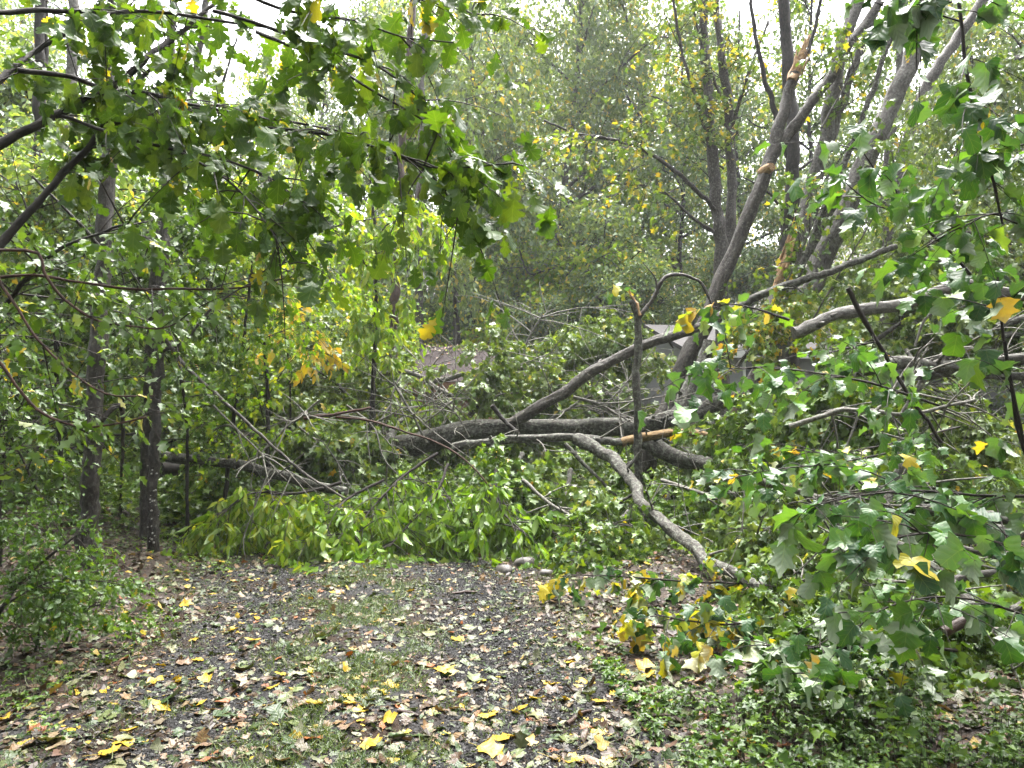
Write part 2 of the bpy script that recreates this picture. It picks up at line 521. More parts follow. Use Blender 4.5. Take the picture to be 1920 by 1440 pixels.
BRIGHT = [(0, (0.0525, 0.1235, 0.0096)), (0.5, (0.1208, 0.2145, 0.016)), (0.8, (0.21, 0.25, 0.035)), (1, (0.34, 0.3, 0.05))]
LITTER = [(0, (0.0203, 0.0359, 0.0078)), (0.1, (0.0663, 0.0819, 0.0281)), (0.22, (0.014, 0.0328, 0.0062)), (0.32, (0.1014, 0.1014, 0.0484)), (0.42, (0.285, 0.1852, 0.0133)), (0.5, (0.1131, 0.064, 0.0281)), (0.62, (0.0359, 0.0164, 0.0086)), (0.76, (0.1131, 0.0686, 0.0452)), (0.86, (0.014, 0.007, 0.0043)), (0.94, (0.152, 0.0427, 0.0114)), (1, (0.078, 0.078, 0.039))]
M = {
    'oak': leaf_mat('oak_leaf', OAKG, under=(.10, .17, .07), under_mix=.35, rough=.34, trans=.43, veins=.28),
    'tulip': leaf_mat('tulip_leaf', TULIPG, under=(.30, .34, .25), under_mix=.6, rough=.36, trans=.32, veins=.40, spots=.3, spec=.34),
    'green': leaf_mat('green_leaf', GREEN, rough=.34),
    'lime': leaf_mat('lime_leaf', BRIGHT, under=(.16, .20, .08), rough=.32, trans=.5),  # brighter leaf colour carries the backlit look, on top of the translucency
    'pale': leaf_mat('pale_leaf', PALEG, under=(.20, .23, .14), under_mix=.5, rough=.30),
    'yellow': leaf_mat('yellow_leaf', YELL, under=(.4, .36, .15), rough=.4, trans=.4),
    'bright': leaf_mat('bright_leaf', BRIGHT, under=(.25, .32, .14), rough=.28, trans=.45, veins=.3),
    'litter': leaf_mat('litter_leaf', LITTER, under=(.20, .18, .13), under_mix=.3, rough=.42, trans=.10, veins=.35, spots=.7, interp='CONSTANT'),
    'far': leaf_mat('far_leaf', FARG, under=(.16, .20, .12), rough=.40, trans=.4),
    'bark_dark': bark_mat('bark_dark', (.006, .0055, .005), (.026, .022, .019), (.10, .10, .085), .25),
    'bark_mid': bark_mat('bark_mid', (.010, .009, .0075), (.055, .047, .040), (.20, .195, .17), .55, bump=1.0, rough=.6),
    'bark_lichen': bark_mat('bark_lichen', (.008, .007, .006), (.052, .047, .040), (.23, .245, .20), .66, bump=1.0),
    'bark_grey': bark_mat('bark_grey', (.024, .021, .019), (.095, .087, .079), (.21, .21, .19), .70, knots=.9, bump=.9),
    'bark_wet': bark_mat('bark_wet', (.005, .0045, .004), (.030, .025, .021), (.12, .115, .10), .55, bump=1.0, rough=.55),
    'bark_red': bark_mat('bark_red', (.014, .008, .006), (.048, .028, .021), (.06, .045, .035), .3, rough=.45),
    'twig': bark_mat('twig_bark', (.007, .0055, .005), (.025, .019, .016), (.06, .055, .05), .2, scale=2),
    'twig_pale': bark_mat('twig_pale', (.03, .026, .022), (.11, .10, .085), (.25, .26, .225), .7, scale=2),
    'twig_red': bark_mat('twig_red', (.016, .009, .007), (.055, .028, .020), (.09, .07, .055), .3, scale=2),
    'orange': bark_mat('orange_bark', (.035, .020, .010), (.19, .115, .045), (.24, .20, .12), .55, scale=1.6),
    'splinter': bark_mat('split_wood', (.11, .055, .025), (.36, .23, .12), (.40, .30, .2), .3, scale=1.5, rough=.6),
}

# ------------------------------------------------------------------ the ground and the gravel drive
def ground_sheet():
    xs = np.unique(np.concatenate([np.linspace(-120, -12, 40), np.linspace(-12, 12, 161), np.linspace(12, 120, 40)]))
    ys = np.unique(np.concatenate([np.linspace(-15, 1, 12), np.linspace(1, 16, 121), np.linspace(16, 150, 70)]))
    X, Y = np.meshgrid(xs, ys)
    rng = np.random.default_rng(2)
    Z = height(X, Y) + rng.normal(0, 0.006, X.shape) * (np.abs(X - drive_x(Y)) > 1.8)
    nx, ny = len(xs), len(ys)
    I = np.arange(nx * ny).reshape(ny, nx)
    Q = np.stack([I[:-1, :-1], I[:-1, 1:], I[1:, 1:], I[1:, :-1]], -1).reshape(-1, 4)
    me = mesh_from('ground', np.stack([X, Y, Z], -1).reshape(-1, 3), Q)
    tag(link('ground', me, plain('forest_floor', (.010, .0065, .0045), (.026, .018, .012), 14, .8, .8, .03, 8, .2)), kind='structure')
    # drive
    t = np.linspace(-12, 24, 181); w = np.linspace(-1.7, 1.7, 35)
    Yd = np.repeat(t[:, None], 35, 1); Xd = drive_x(Yd) + w[None] * (1 + 0.06 * np.sin(1.9 * Yd))
    Zd = height(Xd, Yd) + 0.006 - 0.03 * (np.abs(w[None]) > 1.66)
    I = np.arange(Xd.size).reshape(Xd.shape)
    Q = np.stack([I[:-1, :-1], I[:-1, 1:], I[1:, 1:], I[1:, :-1]], -1).reshape(-1, 4)
    me = mesh_from('driveway', np.stack([Xd, Yd, Zd], -1).reshape(-1, 3), Q)
    m, N, L = new_mat('gravel_bed')
    tc = nd(N, 'ShaderNodeTexCoord')
    v = nd(N, 'ShaderNodeTexVoronoi'); v.inputs['Scale'].default_value = 62; L.new(tc.outputs['Object'], v.inputs['Vector'])
    r = ramp(N, [(0, (.006, .006, .006)), (.6, (.019, .0185, .0185)), (1, (.045, .044, .044))]); L.new(v.outputs['Color'], r.inputs[0])
    n = nd(N, 'ShaderNodeTexNoise'); n.inputs['Scale'].default_value = 2.2; n.inputs['Detail'].default_value = 6; L.new(tc.outputs['Object'], n.inputs['Vector'])
    rr = ramp(N, [(.47, (0, 0, 0)), (.60, (1, 1, 1))]); L.new(n.outputs['Fac'], rr.inputs[0])
    c = mixc(N, L, r.outputs[0], (.018, .012, .008), rr.outputs[0])
    p = nd(N, 'ShaderNodeBsdfPrincipled'); p.inputs['Roughness'].default_value = .7; p.inputs['Specular IOR Level'].default_value = .06; L.new(c, p.inputs['Base Color'])
    b = nd(N, 'ShaderNodeBump'); b.inputs['Strength'].default_value = .9; b.inputs['Distance'].default_value = .012; b.invert = True
    L.new(v.outputs['Distance'], b.inputs['Height']); L.new(b.outputs[0], p.inputs['Normal'])
    o = nd(N, 'ShaderNodeOutputMaterial'); L.new(p.outputs[0], o.inputs[0])
    tag(link('driveway', me, m), kind='structure')
ground_sheet()

def on_ground(P, dz=0.0):
    P = np.asarray(P, float).copy()
    P[..., 2] = height(P[..., 0], P[..., 1]) + dz
    return P

def gravel():
    rng = np.random.default_rng(5)
    n = 52000
    y = 2.6 + 7.5 * rng.random(n) ** 1.7
    lane = rng.choice([-0.78, 0.95, 0.0], n, p=[.34, .60, .06])
    x = drive_x(y) + lane + rng.normal(0, 0.26, n)
    s = rng.uniform(.004, .0095, n)
    base = np.array([[1, 0, 0], [-1, 0, 0], [0, 1, 0], [0, -1, 0], [0, 0, 1], [0, 0, -1]], float)
    tri = np.array([[0, 2, 4], [2, 1, 4], [1, 3, 4], [3, 0, 4], [2, 0, 5], [1, 2, 5], [3, 1, 5], [0, 3, 5]])
    V = base[None] * s[:, None, None] * rng.uniform(.6, 1.35, (n, 6, 1)) + rng.normal(0, .25, (n, 6, 3)) * s[:, None, None]
    a = rng.uniform(0, 6.28, n); c, si = np.cos(a)[:, None], np.sin(a)[:, None]
    V = np.stack([V[..., 0] * c - V[..., 1] * si, V[..., 0] * si + V[..., 1] * c, V[..., 2] * .8], -1)
    P = np.stack([x, y, height(x, y) + .006 + s * .45], -1)
    g = Geo(); g.add((V + P[:, None]).reshape(-1, 3), (np.arange(n)[:, None, None] * 6 + tri).reshape(-1, 3), np.repeat(rng.random(n), 6))
    o = g.build('gravel', tone_mat('crushed_stone', [(0, (.010, .0095, .0095)), (.6, (.029, .0285, .029)), (.9, (.066, .065, .066)), (1, (.14, .137, .135))], .75, spec=.08), smooth=False)
    tag(o, 'dark grey crushed stone showing in the wheel tracks', kind='stuff')
gravel()

def grass():
    rng = np.random.default_rng(6)
    n = 110000
    y = 2.6 + 10 * rng.random(n) ** 1.5
    dx = np.where(rng.random(n) < .40, rng.normal(0, .34, n), rng.uniform(-3.2, 4.4, n))
    x = drive_x(y) + dx
    clump = np.sin(5.1 * x + 1.3 * y) * np.sin(4.3 * y - 1.7 * x) + .5 * np.sin(13 * x) * np.sin(11 * y)
    keep = (clump > -.15 + .9 * np.exp(-((np.abs(dx) - .82) / .3) ** 2)) & ~((dx < -1.9) & (rng.random(n) < .75))
    x, y = x[keep], y[keep]; n = len(x)
    B = np.stack([x, y, height(x, y)], -1)
    D = norm(rand_dir(rng, n) * [1, 1, .3] + [0, 0, .75])
    h = rng.uniform(.02, .065, n) * np.where(rng.random(n) < .06, 2.0, 1.0)
    sd = norm(np.cross(D, rand_dir(rng, n))) * .0021
    mid = B + D * h[:, None] * .55; tip = B + D * h[:, None] + rand_dir(rng, n) * h[:, None] * .35
    V = np.stack([B - sd, B + sd, mid - sd * .8, mid + sd * .8, tip], 1)
    tri = np.array([[0, 1, 3], [0, 3, 2], [2, 3, 4]])
    g = Geo(); g.add(V.reshape(-1, 3), (np.arange(n)[:, None, None] * 5 + tri).reshape(-1, 3), np.repeat(rng.random(n), 5))
    o = g.build('grass', leaf_mat('grass_blade', [(0, (.018, .036, .009)), (.6, (.04, .072, .018)), (1, (.09, .11, .035))], rough=.4, trans=.3))
    tag(o, 'short grass and moss growing along the middle and edges of the gravel drive', kind='stuff')
grass()

# ------------------------------------------------------------------ fallen leaves on the ground
TYPES = ['tulip', 'maple', 'oak', 'ellipse', 'ovate', 'lobed']
def litter():
    rng = np.random.default_rng(8)
    g = Geo()
    n = 56000
    y = 2.5 + 11.5 * rng.random(n) ** 1.35
    x = rng.uniform(-1, 1, n) * (2.2 + .62 * y) + drive_x(y) * .6
    for i, k in enumerate(TYPES):
        s = np.where(np.arange(n) % 6 == i)[0]
        q = np.stack([x[s], y[s], height(x[s], y[s]) + .010], -1)
        m = len(s)
        D = norm(rand_dir(rng, m) * [1, 1, .22]); N = norm(np.array([0, 0, 1.0]) + rng.normal(0, .30, (m, 3)))
        N *= np.where(rng.random(m) < .4, -1, 1)[:, None]
        size = .018 + .066 * rng.random(m) ** 1.9 * (1.25 if k in ('ellipse', 'lobed') else 1)
        dark = np.clip((drive_x(y[s]) - 1.9 - x[s]) * 1.2, 0, 1)      # old brown leaves lie on the left bank
        tone = np.where(rng.random(m) < .62 * dark, rng.choice([.66, .7, .88, .9], m), rng.choice([.05, .15, .26, .36, .45, .55, .70, .80, .90, .96], m, p=[.23, .09, .21, .02, .06, .09, .14, .02, .11, .03]))
        leaves(g, k, q, D, N, size, tone, rng, (-.3, .5), (-.25, .35), .05)
    o = g.build('leaf_litter', M['litter'])
    tag(o, 'wet fallen leaves strewn over the ground', kind='stuff')
    # old brown litter under it
    g = Geo(); n = 36000
    y = 2.5 + 13 * rng.random(n) ** 1.3
    x = rng.uniform(-1, 1, n) * (2.2 + .62 * y) + drive_x(y) * .6
    k2 = np.abs(x - drive_x(y)) > 1.45 + rng.normal(0, .25, n)
    x, y = x[k2], y[k2]; n = len(x)
    q = np.stack([x, y, height(x, y) + .006], -1)
    leaves(g, 'ovate', q, norm(rand_dir(rng, n) * [1, 1, .2]), norm(np.array([0, 0, 1.0]) + rng.normal(0, .35, (n, 3))), rng.uniform(.03, .085, n), rng.random(n), rng, (-.3, .5), (-.3, .4), .06)
    o = g.build('old_leaf_litter', leaf_mat('old_leaf', [(0, (.009, .0055, .004)), (.5, (.026, .014, .009)), (.85, (.062, .033, .021)), (1, (.12, .075, .050))], under=(.1, .07, .05), under_mix=.3, rough=.5, trans=.05))
    tag(o, 'dark brown rotting leaves covering the banks beside the drive', kind='stuff')
litter()

def single_leaves():
    """the largest leaves near the camera are things of their own; they share a few meshes"""
    rng = np.random.default_rng(9)
    var = {}
    KIND = {  # colour name -> (tone, templates)
        'yellow': (.48, ['tulip', 'maple']), 'pale green': (.15, ['tulip', 'maple', 'ellipse']), 'green': (.26, ['oak', 'ellipse', 'tulip']),
        'tan': (.80, ['oak', 'tulip', 'maple']), 'brown': (.70, ['oak', 'maple']), 'orange': (.96, ['maple', 'ellipse']), 'cream': (.36, ['tulip', 'ovate'])}
    word = {'tulip': 'four-lobed', 'maple': 'pointed', 'oak': 'wavy-edged', 'ellipse': 'narrow', 'ovate': 'rounded'}
    def mesh(col, k, v):
        key = (col, k, v)
        if key not in var:
            g = Geo()
            tone, _ = KIND[col]
            z = np.zeros((1, 3))
            leaves(g, k, z, np.array([[1., 0, 0.]]), np.array([[0, 0, 1.]]), np.array([1.0]), np.array([tone]), rng, (-.25, .35), (-.22, .3), .05)
            P = np.array([[[-.55, .10, .05], [-.25, .04, .03], [0, 0, 0.01]]])
            tubes(g, P, np.full((1, 3), .010), 4, tone=tone)
            o = g.build('fallen_leaf', M['litter'])
            var[key] = o.data
            bpy.data.objects.remove(o)
        return var[key]
    def put(p, col, k, v, size, yaw, tilt, label, group=None):
        o = bpy.data.objects.new('fallen_leaf', mesh(col, k, v)); COL.objects.link(o)
        o.location = (p[0], p[1], p[2] + .016)
        o.scale = (size,) * 3
        o.rotation_euler = (tilt[0], tilt[1], yaw)
        tag(o, label, 'leaf', group)
    # leaves one can point at in the photo
    SP = [(745, 1290, 'yellow', 'tulip', .105, 'yellow leaf with curled edge lying left of the drive centre strip'),
          (958, 1342, 'yellow', 'maple', .11, 'yellow leaf lying flat and alone on bare dark gravel'),
          (215, 1397, 'yellow', 'tulip', .10, 'bright yellow leaf on brown litter at the near left edge of the drive'),
          (718, 1355, 'yellow', 'tulip', .085, 'small pale yellow leaf standing half upright near the front of the drive'),
          (900, 1408, 'yellow', 'maple', .13, 'large yellow and green leaf at the very front of the drive'),
          (918, 1372, 'tan', 'tulip', .14, 'large pinkish tan leaf with yellow edge and long stalk on the gravel'),
          (820, 1252, 'orange', 'ellipse', .12, 'orange brown leaf lying on edge at the left side of the bare gravel patch'),
          (1028, 1290, 'yellow', 'maple', .10, 'yellow leaf just right of the bare gravel patch'),
          (1160, 1262, 'yellow', 'tulip', .10, 'yellow leaf left of its twin near the right grass verge'),
          (1198, 1262, 'yellow', 'tulip', .11, 'yellow leaf at the foot of a thin dark upright stalk'),
          (1405, 1422, 'tan', 'maple', .13, 'large tan maple leaf beside the green ground cover at the near right'),
          (580, 1270, 'yellow', 'maple', .11, 'yellow and tan leaf lying in the left half of the drive'),
          (325, 1310, 'green', 'tulip', .17, 'large green leaf folded upright into a tent on the left of the drive'),
          (230, 1342, 'green', 'ellipse', .16, 'long glossy dark green leaf lying flat at the near left'),
          (210, 1430, 'cream', 'ovate', .17, 'big pale underside leaf at the bottom left corner of the drive'),
          (550, 1305, 'pale green', 'ovate', .13, 'pale broad leaf over a yellow one left of centre'),
          (1170, 1408, 'tan', 'oak', .12, 'pinkish lobed oak leaf on the gravel near the right verge'),
          (875, 1428, 'pale green', 'oak', .13, 'pale green deeply lobed leaf at the front of the drive'),
          (1050, 1385, 'pale green', 'oak', .13, 'pale green oak leaf with twig stalk on the dark gravel'),
          (1390, 1060 + 340, 'cream', 'maple', .13, 'pale cream leaf lying on ground cover leaves')]
    for i, (px, py, col, k, s, lab) in enumerate(SP):
        tl = (rng.normal(0, .12), rng.normal(0, .12))
        if 'upright' in lab: tl = (.55, -.35)
        put(ground_at(px, py), col, k, 0, s, rng.uniform(0, 6.28), tl, lab)
    n = 0
    tries = 0
    placed = []
    while n < 235 and tries < 6000:
        tries += 1
        py = 1120 + 320 * rng.random() ** .55
        px = rng.uniform(0, 1420)
        p = ground_at(px, py)
        if placed and np.min(np.linalg.norm(np.array(placed) - p, axis=1)) < .07: continue
        placed.append(p)
        left = p[0] - drive_x(p[1]) < -1.5
        col = rng.choice(list(KIND), p=[.20, .20, .19, .15, .13, .07, .06] if not left else [.12, .15, .15, .20, .25, .08, .05])
        k = rng.choice(KIND[col][1])
        where = 'lying on the brown litter of the left bank' if left else 'lying on the gravel drive'
        put(p, col, k, int(rng.integers(3)), rng.uniform(.06, .115), rng.uniform(0, 6.28), (rng.normal(0, .2), rng.normal(0, .2)),
            f'{col} {word[k]} fallen leaf {where}', f'{col} {word[k]} leaves {where}')
        n += 1
single_leaves()

# ------------------------------------------------------------------ boughs, logs and trees given by photo points
def pts_at(lst, Y0=None):
    out = []
    for q in lst:
        out.append(at(q[0], q[1], q[2] if len(q) > 2 else Y0))
    return np.array(out)

def bough(name, label, cat, seed, stems, wood='bark_lichen', twig='twig', leafm='green', kind='lobed', size=.09,
          n1=14, L1=.9, n2=70, L2=.45, per=9, tone=(.2, .65), hang=.5, droop1=.25, droop2=.4, up=.1, group=None,
          lo=.15, flat=.7, face=.52, jit=.02, r1=.007, r2=.0035, fold=(.05, .5), ldroop=(0, .5), wide=1.0, ground=False, rough=.1, wave=.04):
    """stems: list of (points with depth, r0 m, r1 m)"""
    p = Plant(seed)
    for st in stems:
        pl = pts_at(st[0])
        p.stem(pl, st[1], st[2], sides=12 if st[1] > .05 else 7, rough=rough)
    if n1:
        a = p.shoots(n1, L1, 1.0, up, droop1, lo, 1.0, r1, flat=flat)
        src = a
        if n2:
            b = p.shoots(n2, L2, 1.0, up, droop2, .2, 1.0, r2, paths=a, flat=flat, k=5)
        else:
            b = a
        if ground:
            for q in (a, b):
                for w in q:
                    w[:, 2] = np.maximum(w[:, 2], height(w[:, 0], w[:, 1]) + .02)
        p.foliage(b, per, kind, size, tone, hang=hang, face_up=face, jit=jit, fold=fold, droop=ldroop, wide=wide, wave=wave)
    loc = pts_at(stems[0][0])[0]
    return p.finish(name, label, cat, loc, M[wood], M[twig], M[leafm], group, wood='stem')

def trunk_tree(name, label, seed, stems, mat, group=None, flare=.5, limbs=(), twigs=0, leafspec=None, cat='tree'):
    """standing tree traced by photo points; the crown goes on above the frame"""
    p = Plant(seed)
    base = None
    lgs = []
    for i, (pl, r0, r1) in enumerate(stems):
        q = pts_at(pl)
        if base is None: base = q[0].copy()
        p.stem(q, r0, r1, sides=16, rough=.06, flare=flare if i == 0 else 0, carry=False)
    for (pl, r0, r1) in limbs:
        lg = Geo(); p.stem(pts_at(pl), r0, r1, sides=8, rough=.08, geo=lg); lgs.append(lg)
    if leafspec and p.paths:
        a = p.shoots(leafspec['n1'], leafspec['L1'], 1, .1, .2, .1, 1, .008, flat=.7)
        b = p.shoots(leafspec['n2'], leafspec['L2'], 1, .1, .3, .2, 1, .004, paths=a, k=5, flat=.7)
        p.foliage(b, leafspec['per'], leafspec['kind'], leafspec['size'], leafspec['tone'], hang=.5)
    root = thing(name, label, cat, tuple(base), group)
    p.wood.build('trunk', mat, root, base)
    for lg in lgs: lg.build('limb', mat, root, base)
    p.twig.build('branchwork', mat, root, base)
    p.leaf.build('foliage', M[leafspec['mat']] if leafspec else None, root, base)
    return root

def gp(px, Y, bury=.12):
    """photo column + depth -> (px, py, Y) of the ground there"""
    x = (px - 960) / F_PX * Y
    z = float(height(x, Y)) - bury
    d = (z - CAM[2]) / Y
    c, s = math.cos(PITCH), math.sin(PITCH)
    y = (d * c - s) / (c + d * s)
    return (px, 720 - y * F_PX, Y)

def gpx(px, py, bury=.12):
    g = ground_at(px, py)
    return gp(px, g[1], bury)

# ---- standing trees
Y1 = gpx(165, 1062)[2]
trunk_tree('tree', 'nearest straight tree trunk at the left edge of the drive, bare and brown below', 101,
    [([gp(165, Y1), (170, 930, Y1), (175, 800, Y1), (190, 600, Y1 + .1), (204, 350, Y1 + .2), (210, 100, Y1 + .3), (214, -200, Y1 + .3), (216, -800, Y1 + .3)], .085, .052)], M['bark_wet'],
    limbs=[([(200, 480, Y1), (150, 420, Y1 - .3), (60, 330, Y1 - .6)], .02, .008), ([(206, 300, Y1), (260, 210, Y1 + .3), (320, 140, Y1 + .6)], .02, .008),
           ([(180, 800, Y1), (225, 760, Y1 + .1), (230, 870, Y1 + .3)], .03, .012)])
Y2 = gpx(284, 1034)[2]
t2 = trunk_tree('tree', 'slender twin stemmed tree dotted with small white fungi near its foot', 102,
    [([gp(284, Y2), (287, 940, Y2), (293, 800, Y2), (301, 600, Y2 + .1), (312, 400, Y2 + .2), (321, 150, Y2 + .4), (330, -200, Y2 + .5), (335, -700, Y2 + .5)], .060, .036),
     ([gp(272, Y2 + .5), (274, 880, Y2 + .5), (280, 700, Y2 + .4), (290, 520, Y2 + .5), (318, 330, Y2 + .8), (345, 210, Y2 + 1), (372, 110, Y2 + 1.2), (400, -100, Y2 + 1.3)], .058, .035)], M['bark_wet'],
    limbs=[([(298, 660, Y2), (345, 640, Y2 - .1), (400, 575, Y2), (470, 530, Y2)], .02, .007), ([(318, 330, Y2 + .8), (385, 240, Y2 + .8), (445, 70, Y2 + .9)], .03, .012),
           ([(305, 560, Y2), (230, 600, Y2 - .1), (165, 690, Y2 - .2)], .018, .007)])
def fungi(parent, loc):
    rng = np.random.default_rng(4)
    g = Geo(); m = 26
    py = rng.uniform(860, 1020, m); px = 287 + rng.normal(0, 5.5, m) - (py - 940) * .03
    for a, b in zip(px, py):
        p = at(a, b, Y2 - .066)
        P = np.array([[p + [0, -.001, 0], p + [0, -.012, -.001], p + [0, -.016, -.002]]])
        tubes(g, P, np.array([[.013, .010, .002]]) * rng.uniform(.35, .95), 7, tone=.5)
    o = g.build('fungus', tone_mat('white_fungus', [(0, (.12, .115, .10)), (1, (.15, .145, .13))], .5), t2, tuple(t2.location))
fungi(t2, None)
trunk_tree('tree', 'pale straight trunk seen against white sky gap left of the nearest trunk', 103,
    [([gp(112, 15), (122, 400, 15), (131, 215, 15), (137, 50, 15), (142, -300, 15)], .13, .09)], M['bark_grey'])
trunk_tree('tree', 'thin dark trunk at far left behind the oak limbs', 104,
    [([gp(58, 11), (64, 600, 11), (68, 300, 11), (76, 60, 11), (80, -300, 11)], .09, .06), ([(66, 420, 11), (80, 200, 11.1), (84, 80, 11.1), (86, -100, 11)], .05, .04)], M['bark_dark'])
trunk_tree('tree', 'dark slender trunk standing behind the drooping yellow green sapling', 105,
    [([gp(732, 17), (738, 640, 17), (743, 520, 17), (752, 300, 17), (770, 60, 17), (790, -300, 17)], .12, .06)], M['bark_red'],
    limbs=[([(745, 470, 17), (770, 420, 17), (800, 300, 17)], .05, .02)])
trunk_tree('tree', 'grey trunk rising behind the left end of the hillside thicket with broken pale limb', 106,
    [([gp(785, 26), (786, 500, 26), (784, 420, 26), (790, 250, 26), (800, -100, 26)], .16, .1)], M['bark_mid'])
tw = trunk_tree('maple_tree', 'twin stemmed maple with turning yellow leaves and an arching limb, left of the leaning trunks', 107,
    [([gp(1352, 17), (1352, 480, 17), (1345, 395, 17), (1334, 250, 17), (1324, 120, 17), (1314, -20, 17), (1300, -400, 17)], .17, .07),
     ([(1354, 520, 17), (1372, 380, 17.2), (1366, 220, 17.3), (1352, 90, 17.3), (1338, -40, 17.3), (1340, -300, 17.3)], .12, .07)], M['bark_mid'],
    limbs=[([(1346, 400, 17), (1300, 350, 16.5), (1265, 320, 16.2), (1215, 285, 16), (1150, 262, 15.6), (1080, 250, 15.4), (1020, 225, 15.2)], .06, .02),
           ([(1338, 300, 17), (1310, 200, 16.8), (1282, 110, 16.5), (1262, 0, 16.3)], .05, .03), ([(1368, 250, 17.3), (1400, 150, 17), (1440, 40, 17)], .05, .03),
           ([(1350, 440, 17), (1300, 410, 16.5), (1245, 360, 16), (1190, 345, 15.8)], .04, .015), ([(1350, 180, 17), (1310, 60, 17), (1290, -60, 17)], .04, .02)])
# its leaves
p = Plant(1071)
p.paths = [catmull(pts_at(q), 12) for q in (
    [(1265, 320, 16.2), (1215, 285, 16), (1150, 262, 15.6), (1080, 250, 15.4), (1020, 225, 15.2)], [(1300, 410, 16.5), (1245, 360, 16), (1190, 345, 15.8)],
    [(1345, 395, 17), (1334, 250, 17), (1324, 120, 17), (1314, -20, 17)], [(1372, 380, 17.2), (1366, 220, 17.3), (1352, 90, 17.3)], [(1310, 200, 16.8), (1282, 110, 16.5), (1262, 0, 16.3)], [(1368, 250, 17.3), (1400, 150, 17), (1440, 40, 17)])]
a = p.shoots(90, 1.3, 1, .2, .2, .1, 1, .012, flat=.5); b = p.shoots(420, .5, 1, .05, .3, .2, 1, .006, paths=a, k=5, flat=.6)
p.foliage(b, 8, 'star', .12, (.25, .7, .20, .76, .90), hang=.3, jit=.06)
p.twig.build('branchwork', M['twig'], tw, tuple(tw.location)); p.leaf.build('foliage', M['green'], tw, tuple(tw.location))
trunk_tree('tree', 'dark bushy trunk standing between the twin maple and the leaning trunks', 108,
    [([gp(1482, 14), (1480, 600, 14), (1480, 450, 14), (1486, 310, 14), (1478, 150, 14), (1470, 10, 14), (1460, -400, 14)], .16, .08)], M['bark_dark'],
    limbs=[([(1480, 300, 14), (1450, 200, 14), (1420, 90, 14), (1405, -30, 14)], .06, .03), ([(1482, 160, 14), (1520, 80, 14), (1545, -30, 14)], .05, .03), ([(1486, 420, 14), (1440, 360, 14), (1390, 330, 14)], .03, .012),
           ([(1484, 330, 14), (1540, 290, 14), (1575, 280, 14)], .03, .015)],
    twigs=0)

# ---- leaning storm-broken trunks right of centre
t = Plant(111); Yb = 11.8
t.stem(pts_at([gp(1190, Yb), (1225, 835, Yb), (1262, 742, Yb), (1310, 622, Yb), (1372, 480, Yb), (1412, 375, Yb), (1444, 295, Yb), (1462, 240, Yb), (1478, 180, Yb), (1490, 135, Yb)]), .16, .075, 18, .07, carry=False)
f2 = Geo(); t.stem(pts_at([(1450, 292, Yb), (1480, 250, Yb), (1520, 195, Yb), (1572, 118, Yb), (1640, 20, Yb), (1720, -110, Yb), (1800, -260, Yb)]), .09, .06, 14, .06, carry=False, geo=f2)
sp = Geo(); t.stem(pts_at([(1486, 152, Yb), (1496, 118, Yb), (1508, 88, Yb), (1518, 66, Yb)]), .082, .022, 9, .30, step=.05, carry=False, geo=sp)
t.stem(pts_at([(1500, 112, Yb - .03), (1507, 92, Yb - .03), (1509, 74, Yb - .03)]), .04, .006, 6, .2, step=.05, carry=False, geo=sp)
stb = Geo(); t.stem(pts_at([(1430, 325, Yb), (1444, 316, Yb - .15), (1448, 312, Yb - .22)]), .09, .06, 10, .15, step=.05, carry=False, geo=stb)
tl = t.wood
b0 = pts_at([gp(1190, Yb)])[0]
r = thing('broken_tree', 'dark leaning forked trunk snapped off at its top into a pale splintered point', 'tree', tuple(b0), None)
t.wood.build('trunk', M['bark_mid'], r, b0); f2.build('limb', M['bark_mid'], r, b0); sp.build('splinter', M['splinter'], r, b0); stb.build('branch_stub', M['splinter'], r, b0)

def shards(geo, p, axis, n, ln, r, seed, spread=.16, rad=.05):
    rng = np.random.default_rng(seed)
    for i in range(n):
        d = norm(np.asarray(axis) + rng.normal(0, spread, 3)); o = p + rng.normal(0, rad, 3); L = ln * rng.uniform(.35, 1.1)
        P = np.array([[o, o + d * L * .5 + rng.normal(0, .012, 3), o + d * L]])
        tubes(geo, P, np.array([[r, r * .7, r * .08]]) * rng.uniform(.5, 1.3), 5, .25, rng)
ax_ = norm(pts_at([(1518, 66, Yb)])[0] - pts_at([(1486, 152, Yb)])[0])
sp2 = Geo(); shards(sp2, pts_at([(1492, 132, Yb)])[0], ax_, 16, .55, .022, 5); shards(sp2, pts_at([(1504, 98, Yb)])[0], ax_, 8, .4, .016, 6, .1, .03)
sp2.build('splinter', M['splinter'], r, b0)

def leaner(label, seed, pl, r0, r1, mat, low=None, extra=(), base_mat='bark_red', strip=None):
    t = Plant(seed)
    q = pts_at(pl); b = q[0].copy()
    t.stem(q, r0, r1, 18, .085, carry=False)
    root = thing('leaning_tree', label, 'tree', tuple(b))
    t.wood.build('trunk', M[mat], root, b)
    if low is not None:
        g = Geo(); t.stem(pts_at(low[0]), low[1], low[2], 18, .06, carry=False, geo=g, flare=.3); g.build('trunk_base', M[base_mat], root, b)
    for e in extra:
        g = Geo(); t.stem(pts_at(e[0]), e[1], e[2], 10, .06, carry=False, geo=g); g.build('limb', M[mat], root, b)
    if strip is not None:
        g = Geo(); t.stem(pts_at(strip[0]), strip[1], strip[2], 8, .25, step=.08, carry=False, geo=g); shards(g, pts_at([strip[0][1]])[0], pts_at([strip[0][3]])[0] - pts_at([strip[0][0]])[0], 12, .9, .02, 9, .12, .05)
        g.build('torn_strip', M['splinter'], root, b)
    return root
